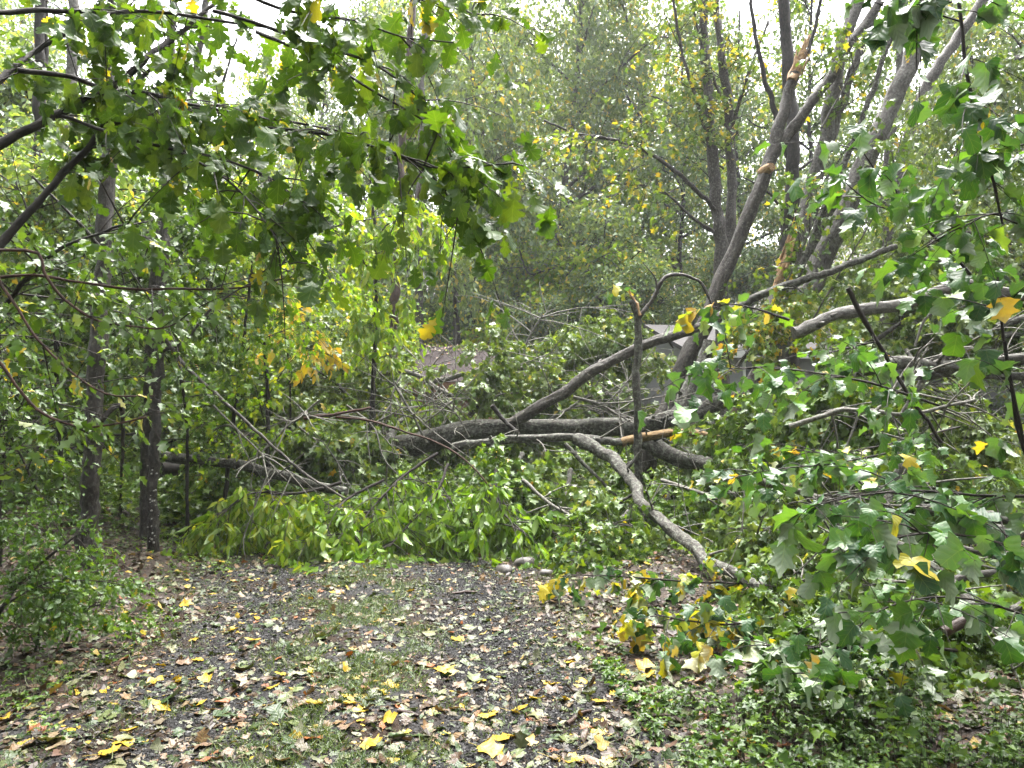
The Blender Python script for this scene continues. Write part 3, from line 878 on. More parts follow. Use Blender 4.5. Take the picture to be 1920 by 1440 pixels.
leaner('grey leaning trunk with a torn orange strip of bark low down', 112,
    [(1422, 665, 12), (1440, 615, 12), (1468, 535, 12), (1502, 425, 12), (1538, 300, 12), (1556, 200, 12), (1576, 110, 12), (1606, 0, 12), (1650, -160, 12), (1700, -400, 12)], .135, .085, 'bark_grey',
    extra=[([(1520, 360, 12), (1575, 205, 12), (1605, 110, 12), (1638, 30, 12), (1690, -120, 12)], .075, .055)],
    strip=([(1452, 545, 11.84), (1468, 500, 11.84), (1482, 455, 11.84), (1490, 425, 11.85)], .07, .02))
leaner('thick grey knotty leaning trunk with a red brown foot', 113,
    [(1405, 748, 12.4), (1450, 655, 12.4), (1500, 572, 12.4), (1545, 480, 12.4), (1580, 400, 12.4), (1614, 325, 12.4), (1655, 230, 12.4), (1695, 140, 12.4), (1738, 20, 12.4), (1800, -150, 12.4), (1850, -350, 12.4)], .185, .12, 'bark_grey',
    low=([gp(1322, 12.4), (1345, 880, 12.4), (1368, 826, 12.4), (1390, 778, 12.4), (1407, 744, 12.4)], .21, .188))
leaner('slim pale lichen covered leaning stem between the two thick grey leaning trunks', 114,
    [(1430, 640, 11.2), (1480, 560, 11.2), (1530, 430, 11.2), (1586, 300, 11.2), (1625, 200, 11.2), (1665, 80, 11.2), (1705, -60, 11.2)], .06, .03, 'bark_lichen',
    extra=[([(1510, 480, 11.2), (1548, 415, 11.2), (1575, 362, 11.2)], .06, .05)])
leaner('distant grey trunk half hidden by poplar leaves at the upper right', 115,
    [gp(1640, 17), (1668, 480, 17), (1690, 330, 17), (1712, 230, 17), (1760, 120, 17), (1830, 20, 17), (1900, -120, 17)], .17, .10, 'bark_mid',
    extra=[([(1668, 470, 17), (1660, 330, 17), (1680, 200, 17), (1690, 60, 17), (1700, -80, 17)], .10, .07)])

# ---- fallen trunks and limbs across the drive
def log(label, seed, stems, mat='bark_lichen', name='fallen_tree', cat='fallen tree', parts=None, sides=18, rough=.08, twigs=None):
    t = Plant(seed)
    b = pts_at(stems[0][0])[0].copy()
    root = thing(name, label, cat, tuple(b))
    for i, st in enumerate(stems):
        g = Geo()
        t.stem(pts_at(st[0]), st[1], st[2], sides if st[1] > .06 else 9, rough, geo=g)
        m = M[st[3]] if len(st) > 3 else M[mat]
        if st[1] > .05:                                  # knots and snapped-off side branches
            ax = t.paths[-1]; rng = t.rng
            for q in range(int(rng.integers(3, 7))):
                k = int(rng.integers(2, len(ax) - 2)); ta = norm(ax[k + 1] - ax[k])
                d = norm(np.cross(ta, rand_dir(rng, 1)[0]) + ta * rng.uniform(-.2, .6))
                R = st[1] + (st[2] - st[1]) * k / len(ax); ln = R * rng.choice([1.15, 1.3, 2.2, 4.0])
                t.stem([ax[k] + d * R * .3, ax[k] + d * (R * .8 + ln * .3), ax[k] + d * (R * .7 + ln)], R * rng.uniform(.2, .42), R * rng.uniform(.10, .24), 8, .15, step=R * .25, carry=False, geo=g)
        g.build('trunk' if i == 0 else 'limb', m, root, b)
    if twigs:
        a = t.shoots(twigs[0], twigs[1], 1, .15, .15, .2, 1, .012, flat=.8, wob=.3)
        bb = t.shoots(twigs[2], twigs[1] * .55, 1, .1, .15, .2, 1, .007, paths=a, wob=.3)
        t.twig.build('branchwork', M['twig_pale'], root, b)
    return root
log('long mottled fallen trunk lying level across the drive, forking upward at right', 121,
    [([(520, 905, 12.9), (600, 868, 12.5), (680, 845, 12.1), (760, 832, 11.7), (850, 818, 11.4), (960, 808, 11.25), (1060, 803, 11.2), (1195, 806, 11.1)], .21, .135),
     ([(1170, 806, 11.1), (1225, 797, 11.1), (1270, 784, 11.1), (1325, 767, 11.15), (1410, 745, 11.3), (1520, 722, 11.5)], .145, .09),
     ([(1262, 788, 11.1), (1285, 735, 11.3), (1305, 700, 11.4), (1330, 640, 11.5)], .13, .09)], rough=.10)
log('lichen grey fallen trunk slanting down to the right below the long fallen trunk', 122,
    [([(1185, 812, 11.2), (1230, 835, 10.9), (1290, 858, 10.6), (1360, 885, 10.2), (1440, 905, 9.7), (1540, 925, 9.2), (1650, 945, 8.8)], .125, .09)])
log('pale lichen covered limb before the long fallen trunk, bending down to the ground', 123,
    [([(1080, 822, 10.1), (1130, 848, 9.8), (1180, 895, 9.1), (1208, 950, 8.4), (1260, 992, 7.6), (1325, 1050, 6.6), (1400, 1090, 5.9), (1495, 1132, 5.3)], .088, .036),
     ([(850, 840, 10.4), (920, 827, 10.3), (1000, 823, 10.2), (1090, 822, 10.1), (1150, 830, 10.0), (1180, 829, 10.0)], .066, .05),
     ([(1165, 830, 10.0), (1200, 820, 10), (1262, 811, 9.9), (1310, 815, 9.8), (1355, 822, 9.7), (1420, 850, 9.4)], .062, .035, 'orange'),
     ([(1060, 832, 10), (1105, 880, 9.8), (1145, 920, 9.6), (1190, 975, 9.4)], .03, .015)], name='fallen_limb', cat='fallen limb', twigs=(14, .8, 30))
log('long bare limb rising from the long fallen trunk toward the upper right', 124,
    [([(955, 795, 11.0), (1010, 766, 10.9), (1090, 713, 10.8), (1190, 656, 10.7), (1290, 622, 10.6), (1345, 600, 10.6)], .085, .06),
     ([(1330, 606, 10.6), (1392, 568, 10.6), (1470, 536, 10.6), (1540, 514, 10.6), (1610, 490, 10.6), (1680, 462, 10.6)], .062, .04, 'bark_lichen')], 'bark_mid', name='fallen_limb', cat='fallen limb')
log('dark log lying left of the long fallen trunk, behind the bright green boughs', 125,
    [([(300, 852, 9.6), (400, 864, 9.5), (480, 880, 9.4), (560, 900, 9.3), (650, 922, 9.2)], .065, .055),
     ([(300, 880, 10.9), (380, 872, 11.2), (450, 842, 11.6)], .12, .10, 'bark_dark')], 'bark_lichen')
log('pale grey log end poking from the thicket behind the twin stemmed tree', 126,
    [([(325, 788, 12.2), (380, 798, 12), (430, 806, 11.9), (480, 825, 11.8)], .085, .07), ([(340, 800, 12), (400, 812, 11.8), (450, 815, 11.7)], .045, .03, 'twig_pale')])
log('pale bare branches arching above the long fallen trunk in front of the little shed', 127,
    [([(712, 702, 12.4), (755, 698, 12.4), (790, 706, 12.3), (815, 725, 12.2), (850, 745, 12.0)], .045, .035),
     ([(812, 716, 12.4), (865, 702, 12.4), (910, 693, 12.4), (960, 690, 12.4), (1015, 693, 12.4)], .045, .03),
     ([(745, 730, 11.4), (765, 765, 11.2), (790, 790, 11.0), (810, 810, 10.8)], .025, .012), ([(755, 695, 12.4), (735, 740, 12.0), (733, 780, 11.8)], .02, .01),
     ([(985, 690, 12.4), (985, 650, 12.4), (1005, 610, 12.4), (1018, 590, 12.4)], .022, .01), ([(1075, 745, 10.9), (1130, 760, 10.7), (1180, 790, 10.4)], .03, .012)],
    'twig_pale', name='bare_branch', cat='branch', twigs=(70, 1.3, 150))
TW = dict(mat='twig_pale', name='bare_branch', cat='branch')
for lab_, sd, st_, tw_ in [
    ('tangle of bare pale twigs right of the rising limb, behind the snapped sapling', 151, [([(1010, 800, 11.6), (1080, 762, 11.5), (1150, 770, 11.4), (1190, 800, 11.3)], .028, .01), ([(1060, 770, 11.5), (1110, 740, 11.5), (1180, 735, 11.5)], .016, .006)], (26, .8, 60)),
    ('bare pale twigs sticking up from the middle of the long fallen trunk', 152, [([(800, 830, 11.2), (770, 770, 11.2), (740, 720, 11.2), (735, 690, 11.2)], .022, .007), ([(880, 820, 11.1), (850, 770, 11.1), (800, 745, 11.1)], .018, .006)], (22, .7, 50)),
    ('bare thin twigs hanging in front of the long fallen trunk at its left end', 153, [([(650, 760, 10.5), (700, 800, 10.3), (720, 860, 10.1), (760, 905, 10)], .016, .006), ([(560, 800, 10.4), (620, 850, 10.2), (650, 900, 10)], .014, .006)], (22, .6, 46)),
    ('pale bare branch crossing the green heap at mid right', 154, [([(1480, 800, 6.6), (1580, 770, 6.5), (1700, 775, 6.4), (1830, 750, 6.3)], .026, .012), ([(1640, 772, 6.4), (1700, 720, 6.4), (1740, 650, 6.4)], .016, .006)], (20, .6, 44)),
    ('pale bare branch running through the leaves above the dark forked branch', 155, [([(1420, 900, 5.6), (1530, 930, 5.4), (1640, 960, 5.2), (1760, 1010, 5.0)], .026, .014), ([(1560, 940, 5.3), (1580, 1010, 5.2), (1620, 1060, 5.1)], .014, .006)], (18, .5, 40)),
    ('thin bare grey branches near the ground right of the bending limb', 156, [([(1240, 900, 8.6), (1330, 930, 8.2), (1420, 960, 7.8), (1480, 1010, 7.4)], .024, .01), ([(1330, 1040, 6.9), (1430, 1010, 6.8), (1470, 985, 6.8)], .014, .006)], (22, .6, 44)),
    ('thin bare twigs low in the foliage left of the bending limb', 157, [([(980, 900, 8.9), (1040, 950, 8.6), (1110, 985, 8.3), (1180, 1010, 8.1)], .022, .008)], (18, .6, 36)),
    ('bare twigs in front of the left logs beside the long straight pole', 158, [([(400, 760, 8.6), (470, 830, 8.6), (520, 880, 8.5)], .014, .006), ([(600, 750, 9), (540, 800, 8.9), (470, 870, 8.8)], .014, .006)], (20, .6, 40))]:
    log(lab_, sd, st_, twigs=tw_, **TW)
# snapped sapling
t = Plant(128); Ys = 9.4
b0 = pts_at([gp(1215, Ys)])[0]
r = thing('snapped_sapling', 'upright thin snapped sapling before the long fallen trunk with a bent over arching top', 'sapling', tuple(b0))
g = Geo(); t.stem(pts_at([gp(1215, Ys), (1205, 960, Ys), (1197, 850, Ys), (1194, 720, Ys), (1196, 640, Ys), (1194, 590, Ys), (1186, 565, Ys)]), .052, .042, 12, .1, carry=False, geo=g); g.build('stem', M['bark_lichen'], r, b0)
g = Geo(); t.stem(pts_at([(1196, 600, Ys), (1218, 572, Ys), (1236, 535, Ys), (1252, 518, Ys), (1285, 516, Ys), (1318, 536, Ys), (1340, 580, Ys)]), .03, .018, 9, .08, carry=False, geo=g)
t.stem(pts_at([(1232, 540, Ys), (1228, 520, Ys), (1205, 492, Ys)]), .012, .005, 6, 0, carry=False, geo=g); g.build('bent_limb', M['bark_mid'], r, b0)
g = Geo(); t.stem(pts_at([(1200, 592, Ys - .03), (1194, 570, Ys - .03), (1184, 556, Ys - .03), (1180, 542, Ys - .03)]), .03, .008, 8, .25, step=.04, carry=False, geo=g); g.build('splinter', M['splinter'], r, b0)
t.paths = [pts_at([(1190, 560, Ys), (1180, 548, Ys), (1172, 540, Ys)])]
bb = t.shoots(7, .2, 1, 0, .2, .2, 1, .004); t.foliage(bb, 2, 'tulip', .12, (.2, .6, .3, .8, .95), hang=.6); t.leaf.build('foliage', M['tulip'], r, b0)
# left diagonals
log('long thin straight pole slanting down from the twin stemmed tree to the bright green boughs', 129,
    [([(305, 630, 8.0), (345, 684, 8.0), (390, 725, 8.0), (480, 808, 8.0), (560, 880, 8), (645, 934, 8)], .025, .012), ([(570, 850, 8), (548, 868, 8), (520, 890, 8)], .01, .006)], 'bark_mid', name='fallen_pole', cat='fallen branch')
log('thin dark branch drooping in an arc in front of the long fallen trunk', 130,
    [([(630, 782, 9.2), (690, 788, 9.1), (760, 810, 9), (820, 830, 8.9), (875, 865, 8.8), (920, 915, 8.7), (945, 950, 8.7)], .016, .007), ([(570, 785, 9.2), (640, 775, 9.2), (695, 764, 9.2)], .022, .014)], 'twig_red', name='fallen_branch', cat='fallen branch')
log('short dark branch stub leaning against the long fallen trunk near its middle', 131,
    [([(922, 760, 10.8), (945, 788, 10.8), (972, 815, 10.7)], .035, .03)], 'bark_dark', name='fallen_branch', cat='fallen branch')
log('curved mottled birch like limb crossing the poplar foliage at the right edge', 132,
    [([(1488, 625, 8.0), (1520, 606, 8), (1565, 592, 8), (1620, 582, 8), (1675, 577, 8), (1735, 556, 8), (1800, 540, 8), (1822, 536, 8), (1850, 546, 8), (1960, 552, 8)], .07, .055),
     ([(1790, 560, 8), (1735, 600, 8), (1715, 650, 8)], .02, .01, 'twig_pale')], 'bark_grey', name='fallen_limb', cat='fallen limb')
log('pair of pale lichen logs lying near the right edge below the poplar sprays', 133,
    [([(1725, 955, 5.4), (1790, 963, 5.4), (1860, 970, 5.4), (1980, 992, 5.4)], .042, .038), ([(1770, 985, 5.3), (1850, 992, 5.3), (1980, 1002, 5.3)], .036, .034)])
log('grey lichen trunk lying at right above the foliage mass, half hidden', 134,
    [([(1600, 690, 7.0), (1680, 678, 7.0), (1780, 690, 7.0), (1960, 668, 7.0)], .07, .06), ([(1690, 705, 7.0), (1800, 700, 7.0), (1960, 708, 7.0)], .045, .04), ([(1780, 660, 7.0), (1740, 700, 7.0), (1690, 780, 7.0)], .04, .02, 'twig_pale')], twigs=(20, .9, 44))
log('pale branch tips at the right edge beside the house roof', 135,
    [([(1870, 615, 9), (1900, 602, 9), (1970, 580, 9)], .05, .045), ([(1880, 630, 9), (1970, 622, 9)], .04, .04)], name='fallen_branch', cat='fallen branch')
log('dark forked branch crossing the ground foliage at the lower right edge', 136,
    [([(1722, 1112, 4.6), (1770, 1092, 4.6), (1830, 1076, 4.6), (1960, 1068, 4.6)], .026, .022), ([(1745, 1010, 4.6), (1850, 1038, 4.6), (1960, 1066, 4.6)], .016, .02)], 'bark_mid', name='fallen_branch', cat='fallen branch')
log('lichen spotted branch running down through the leaves at lower right', 137,
    [([(1640, 1000, 4.7), (1700, 1030, 4.6), (1760, 1070, 4.5), (1800, 1115, 4.3), (1850, 1170, 4.1)], .034, .026), ([(1690, 870, 5.6), (1668, 920, 5.5), (1660, 950, 5.4)], .03, .025)], twigs=(10, .6, 22), name='fallen_branch', cat='fallen branch')
log('short dark stick end showing among ground cover at lower right', 138, [([(1770, 1185, 4), (1800, 1168, 4), (1850, 1150, 4)], .028, .026)], 'bark_red', name='fallen_branch', cat='fallen branch')
log('pale stick lying in the ground cover at the lower right corner', 139, [([(1595, 1310, 3.75), (1620, 1335, 3.6), (1650, 1342, 3.55)], .022, .014), ([(1860, 1180, 4), (1960, 1205, 4)], .016, .014)], 'twig_pale', name='fallen_branch', cat='fallen branch')

# sticks on the drive
for i, (a, b, rr, lab) in enumerate([((1062, 1368), (1108, 1342), .016, 'short dark broken stick lying on the bare gravel'), ((848, 1116), (895, 1114), .016, 'dark twig lying across the drive near the fallen foliage'),
        ((1110, 1184), (1250, 1180), .02, 'long dark stick lying under the yellow poplar leaves at the right verge'), ((790, 1138), (845, 1142), .012, 'thin dark twig on the left half of the drive, behind its middle'),
        ((1200, 1355), (1260, 1350), .014, 'brown stick lying at the right verge of the gravel'), ((745, 1343), (785, 1348), .015, 'curled piece of dark bark at the front of the drive')]):
    A, B = ground_at(*a), ground_at(*b)
    t = Plant(140 + i); g = Geo()
    mid = (A + B) / 2 + [0, .01, .006]
    t.stem(np.array([A + [0, 0, rr], mid + [0, 0, rr], B + [0, 0, rr]]), rr, rr * .6, 8, .15, step=.03, carry=False, geo=g)
    tag(g.build('stick', M['bark_red'], None), lab, 'stick')

# stones at the far end of the drive
def stone(px, py, s, seed, lab):
    rng = np.random.default_rng(seed)
    n1, n2 = 14, 9
    th = np.linspace(0, 2 * math.pi, n1, endpoint=False); ph = np.linspace(-1.45, 1.45, n2)
    V = np.array([[math.cos(p) * math.cos(a), math.cos(p) * math.sin(a), math.sin(p)] for p in ph for a in th])
    for k in range(7):
        d = norm(rng.normal(0, 1, 3)); lim = rng.uniform(.55, .85)
        e = V @ d; V = V - np.maximum(e - lim, 0)[:, None] * d * .9
    V *= s * np.array([1.25, .9, .7]); V += rng.normal(0, s * .015, V.shape)
    I = np.arange(n1 * n2).reshape(n2, n1)
    Q = np.stack([I[:-1], np.roll(I[:-1], -1, 1), np.roll(I[1:], -1, 1), I[1:]], -1).reshape(-1, 4)
    g = Geo(); g.add(V, Q); c = V[-n1:].mean(0)
    g.add(np.concatenate([V[-n1:], [c]]), np.stack([np.arange(n1), np.roll(np.arange(n1), -1), np.full(n1, n1)], -1))
    o = g.build('stone', M_STONE, None)
    p0 = ground_at(px, py); o.location = p0 + np.array([0, 0, s * .3]); o.rotation_euler = (0, 0, rng.uniform(0, 6))
    tag(o, lab, 'stone')
M_STONE = plain('stone', (.035, .030, .027), (.11, .10, .09), 12, .6, .6, .02, 6)
stone(985, 1062, .10, 1, 'upright brown stone at the far end of the drive before the fallen leaves')
stone(1003, 1048, .06, 2, 'small grey stone just right behind the upright brown stone')
stone(945, 1074, .09, 3, 'flat tan stone left of the upright brown stone')
stone(1025, 1078, .07, 4, 'low dark stone right of the upright brown stone, nearest the yellow leaves')
stone(972, 1040, .055, 5, 'rounded pale stone farthest back of the stones beside the drive')

# ------------------------------------------------------------------ buildings
def boxm(g, lo, hi, tone=.5):
    lo = np.array(lo, float); hi = np.array(hi, float)
    V = np.array([[(lo, hi)[i][0], (lo, hi)[j][1], (lo, hi)[k][2]] for i in (0, 1) for j in (0, 1) for k in (0, 1)])
    Q = np.array([[0, 1, 3, 2], [4, 6, 7, 5], [0, 4, 5, 1], [2, 3, 7, 6], [0, 2, 6, 4], [1, 5, 7, 3]])
    g.add(V, Q, tone)

def siding_mat(name, c, pitch=.11, dark=.6, axis='Z'):
    m, N, L = new_mat(name)
    tc = nd(N, 'ShaderNodeTexCoord'); sp = nd(N, 'ShaderNodeSeparateXYZ'); L.new(tc.outputs['Object'], sp.inputs[0])
    fr = math_(N, L, 'FRACT', math_(N, L, 'DIVIDE', sp.outputs[axis], pitch))
    r = ramp(N, [(0, tuple(x * dark for x in c)), (.10, c), (1, c)]); L.new(fr, r.inputs[0])
    n = nd(N, 'ShaderNodeTexNoise'); n.inputs['Scale'].default_value = 5; L.new(tc.outputs['Object'], n.inputs['Vector'])
    col = mixc(N, L, r.outputs[0], tuple(x * .75 for x in c), math_(N, L, 'MULTIPLY', n.outputs['Fac'], .5))
    p = nd(N, 'ShaderNodeBsdfPrincipled'); p.inputs['Roughness'].default_value = .5; L.new(col, p.inputs['Base Color'])
    b = nd(N, 'ShaderNodeBump'); b.inputs['Distance'].default_value = .015; L.new(fr, b.inputs['Height']); L.new(b.outputs[0], p.inputs['Normal'])
    o = nd(N, 'ShaderNodeOutputMaterial'); L.new(p.outputs[0], o.inputs[0])
    return m

def shingle_mat(name, a, b_):
    m, N, L = new_mat(name)
    tc = nd(N, 'ShaderNodeTexCoord')
    br = nd(N, 'ShaderNodeTexBrick'); br.inputs['Scale'].default_value = 1; br.inputs['Brick Width'].default_value = .32; br.inputs['Row Height'].default_value = .15; br.inputs['Mortar Size'].default_value = .008
    br.inputs['Color1'].default_value = (*a, 1); br.inputs['Color2'].default_value = (*b_, 1); br.inputs['Mortar'].default_value = (*(x * .35 for x in a), 1)
    lu = nd(N, 'ShaderNodeAttribute', attribute_name='luv'); L.new(lu.outputs['Vector'], br.inputs['Vector'])
    n = nd(N, 'ShaderNodeTexNoise'); n.inputs['Scale'].default_value = 60; L.new(tc.outputs['Object'], n.inputs['Vector'])
    col = mixc(N, L, br.outputs['Color'], tuple(x * 1.25 for x in b_), math_(N, L, 'MULTIPLY', n.outputs['Fac'], .5))
    p = nd(N, 'ShaderNodeBsdfPrincipled'); p.inputs['Roughness'].default_value = .75; p.inputs['Specular IOR Level'].default_value = .12; L.new(col, p.inputs['Base Color'])
    o = nd(N, 'ShaderNodeOutputMaterial'); L.new(p.outputs[0], o.inputs[0])
    return m

def gable_roof(w, d, z0, z1, over=.3, th=.12):
    """ridge along x; slopes face the camera and away; luv in metres for shingles"""
    g = Geo()
    hw = w / 2 + over
    run = d / 2 + over
    ze = z0 - (z1 - z0) * over / (d / 2)
    sl = math.hypot(run, z1 - ze)
    for sgn in (-1, 1):
        for dz, fl in ((th, 0), (0, 1)):
            V = np.array([[-hw, sgn * run, ze + dz], [hw, sgn * run, ze + dz], [hw, 0, z1 + dz], [-hw, 0, z1 + dz]])
            U = np.array([[-hw, 0, 0], [hw, 0, 0], [hw, sl, 0], [-hw, sl, 0]])
            g.add(V, [[0, 1, 2, 3]] if (sgn < 0) != bool(fl) else [[3, 2, 1, 0]], .5, U)
        E = np.array([[-hw, sgn * run, ze], [hw, sgn * run, ze], [hw, sgn * run, ze + th], [-hw, sgn * run, ze + th]])
        g.add(E, [[0, 1, 2, 3]])
        for sx in (-hw, hw):
            E = np.array([[sx, sgn * run, ze], [sx, 0, z1], [sx, 0, z1 + th], [sx, sgn * run, ze + th]])
            g.add(E, [[0, 1, 2, 3]])
    return g

def gable_walls(w, d, z0, z1):
    g = Geo(); boxm(g, (-w / 2, -d / 2, -1.0), (w / 2, d / 2, z0))
    for sx in (-w / 2, w / 2):
        g.add(np.array([[sx, -d / 2, z0], [sx, d / 2, z0], [sx, 0, z1]]), [[0, 1, 2]])
    return g

def house(name, label, cat, px, Y, w, d, z0, z1, rz, wallm, roofm, trim, windows=(), door=None):
    b = at(px, 770, Y); b[2] = 0
    r = thing(name, label, cat, tuple(b)); r.rotation_euler = (0, 0, rz)
    gable_walls(w, d, z0, z1).build('wall', wallm, r, smooth=False)
    gable_roof(w, d, z0, z1).build('roof', roofm, r, smooth=False)
    for sx in (-1, 1):
        g = Geo(); boxm(g, (sx * w / 2 - .08, -d / 2 - .02, -1), (sx * w / 2 + .08, -d / 2 + .1, z0 - .02)); g.build('corner_board', trim, r, smooth=False)
    g = Geo(); ze = z0 - (z1 - z0) * .3 / (d / 2); boxm(g, (-w / 2 - .28, -d / 2 - .325, ze - .16), (w / 2 + .28, -d / 2 - .303, ze + .10)); g.build('fascia', trim, r, smooth=False)
    for (wx, wz, ww, wh) in windows:
        g = Geo(); y0 = -d / 2
        boxm(g, (wx - ww / 2, y0 - .03, wz), (wx - ww / 2 + .08, y0 + .04, wz + wh)); boxm(g, (wx + ww / 2 - .08, y0 - .03, wz), (wx + ww / 2, y0 + .04, wz + wh))
        boxm(g, (wx - ww / 2 + .08, y0 - .03, wz), (wx + ww / 2 - .08, y0 + .04, wz + .08)); boxm(g, (wx - ww / 2 + .08, y0 - .03, wz + wh - .08), (wx + ww / 2 - .08, y0 + .04, wz + wh))
        f = g.build('window', trim, r, smooth=False)
        g = Geo(); boxm(g, (wx - ww / 2 + .08, y0 - .012, wz + .08), (wx + ww / 2 - .08, y0 + .02, wz + wh - .08)); g.build('pane', M_GLASS, f, smooth=False)
    return r
m_, N_, L_ = new_mat('window_glass'); p_ = nd(N_, 'ShaderNodeBsdfPrincipled'); p_.inputs['Base Color'].default_value = (.02, .022, .025, 1); p_.inputs['Roughness'].default_value = .08
o_ = nd(N_, 'ShaderNodeOutputMaterial'); L_.new(p_.outputs[0], o_.inputs[0]); M_GLASS = m_
WHITE = plain('white_trim', (.36, .36, .36), (.44, .44, .43), 8, .45, .1)
house('house', 'grey sided house with white trim glimpsed behind the leaning trunks', 'house', 1412, 24, 6.6, 6, 3.3, 4.2, math.radians(8), siding_mat('grey_siding', (.17, .17, .18)), shingle_mat('plum_shingle', (.046, .043, .044), (.062, .058, .058)), WHITE,
      windows=[(-1.3, 1.9, .9, 1.2), (1.4, 1.7, .9, 1.2)])
house('garage', 'low building with a blue grey roof glimpsed at the far right through foliage', 'garage', 1850, 26, 7, 6, 3.0, 4.5, math.radians(-6), siding_mat('pale_siding', (.24, .24, .25)), shingle_mat('slate_shingle', (.05, .05, .056), (.068, .068, .075)), WHITE)
sh = house('shed', 'small wooden shed with a plum brown shingle roof in the middle of the clearing', 'shed', 866, 21, 1.75, 2.4, 2.45, 3.3, math.radians(-16), siding_mat('brown_board', (.13, .06, .04), .2, .5, 'X'), shingle_mat('brown_shingle', (.017, .0115, .0115), (.025, .017, .0165)), plain('brown_trim', (.10, .045, .03), (.15, .07, .05), 8, .6, .1))
g = Geo(); rng = np.random.default_rng(77); n = 90
sx = rng.uniform(-1.1, 1.1, n); q = np.stack([sx, -rng.exponential(.16, n), np.zeros(n)], -1); q[:, 2] = 3.3 + .14 + q[:, 1] * (.85 / 1.2)
leaves(g, 'ovate', q, norm(rand_dir(rng, n) * [1, 1, .3]), norm(np.array([0, -.6, .8]) + rng.normal(0, .2, (n, 3))), rng.uniform(.08, .14, n), rng.choice([.5, .7, .95, .8], n), rng)
o = g.build('roof_leaves', M['litter'], None, smooth=True); o.location = sh.location; o.rotation_euler = sh.rotation_euler
tag(o, 'brown leaves lying along the shed roof ridge', kind='stuff')

# ------------------------------------------------------------------ trees and shrubs of the background (a few crowns, each copied)
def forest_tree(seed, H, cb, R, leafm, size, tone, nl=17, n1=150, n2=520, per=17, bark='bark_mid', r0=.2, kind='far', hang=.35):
    """tree at the origin: trunk > limbs > shoots > leaves"""
    p = Plant(seed); rng = p.rng
    top = np.array([rng.normal(0, .5), rng.normal(0, .5), H * .93])
    tr = p.stem([[0, 0, -.4], [rng.normal(0, .15), rng.normal(0, .15), H * .3], [rng.normal(0, .35), rng.normal(0, .35), H * .62], top], r0, r0 * .22, 12, .06, carry=False, flare=.4)
    limbs = []
    for i in range(nl):
        f = cb + (.97 - cb) * ((i + rng.random()) / nl)
        k = int(f * .95 * (len(tr) - 1)); b = tr[k]
        a = i * 2.4 + rng.normal(0, .5)
        rel = (f - cb) / (1 - cb)
        ln = R * (1.05 - .75 * rel ** 1.6) * rng.uniform(.7, 1.15)
        d = np.array([math.cos(a), math.sin(a), 0])
        up = .25 + .6 * rel
        q = [b, b + d * ln * .4 + [0, 0, ln * up * .5], b + d * ln * .75 + [0, 0, ln * up * .8] + rng.normal(0, .2, 3), b + d * ln + [0, 0, ln * up * .9]]
        limbs.append(p.stem(q, r0 * (.42 - .25 * rel), .02, 6, .05, geo=p.twig))
    p.paths.append(tr[int(len(tr) * max(cb, .5)):])
    a = p.shoots(n1, R * .42, 1, .2, .2, .2, 1, .018, flat=.6, sides=3, k=4)
    b = p.shoots(n2, R * .26, 1, .08, .3, .15, 1, .008, paths=a, sides=3, k=4, flat=.7)
    p.foliage(b, per, kind, size, tone, lo=.05, hang=hang, jit=R * .05, face_up=.6)
    return p, M[leafm], M[bark]

PROTO = {}
def proto(key, *a, **k):
    p, lm, bm = forest_tree(*a, **k)
    d = []
    for nm, g, m in (('trunk', p.wood, bm), ('branchwork', p.twig, bm), ('foliage', p.leaf, lm)):
        o = g.build(nm, m); d.append((nm, o.data)); bpy.data.objects.remove(o)
    PROTO[key] = d
def plant(key, name, px, Y, scale, rz, label, cat='tree', group=None, sz=1.0, x=None):
    xx = (px - 960) / F_PX * Y if x is None else x
    r = thing(name, label, cat, (xx, Y, float(height(xx, Y)) - .1), group)
    r.rotation_euler = (0, 0, rz); r.scale = (scale, scale, scale * sz)
    for nm, me in PROTO[key]:
        link(nm, me, None, r)
    return r
G1 = (.15, .55, .05, .78, .9)
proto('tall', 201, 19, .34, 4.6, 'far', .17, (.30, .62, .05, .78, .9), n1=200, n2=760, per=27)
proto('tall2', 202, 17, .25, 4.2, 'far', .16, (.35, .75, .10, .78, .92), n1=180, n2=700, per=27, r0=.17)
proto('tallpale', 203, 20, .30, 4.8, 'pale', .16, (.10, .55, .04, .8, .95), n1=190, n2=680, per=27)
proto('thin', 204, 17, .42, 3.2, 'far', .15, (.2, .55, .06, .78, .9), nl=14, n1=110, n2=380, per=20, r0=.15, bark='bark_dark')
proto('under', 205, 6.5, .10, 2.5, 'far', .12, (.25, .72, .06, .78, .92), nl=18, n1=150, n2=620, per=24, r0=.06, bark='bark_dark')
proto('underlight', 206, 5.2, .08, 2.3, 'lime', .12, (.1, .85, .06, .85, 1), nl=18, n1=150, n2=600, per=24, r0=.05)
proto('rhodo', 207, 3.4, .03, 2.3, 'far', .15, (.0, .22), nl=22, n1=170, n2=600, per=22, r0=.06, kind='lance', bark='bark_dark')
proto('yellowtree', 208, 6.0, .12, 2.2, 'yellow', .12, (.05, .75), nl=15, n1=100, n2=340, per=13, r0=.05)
rs = random.Random(3)
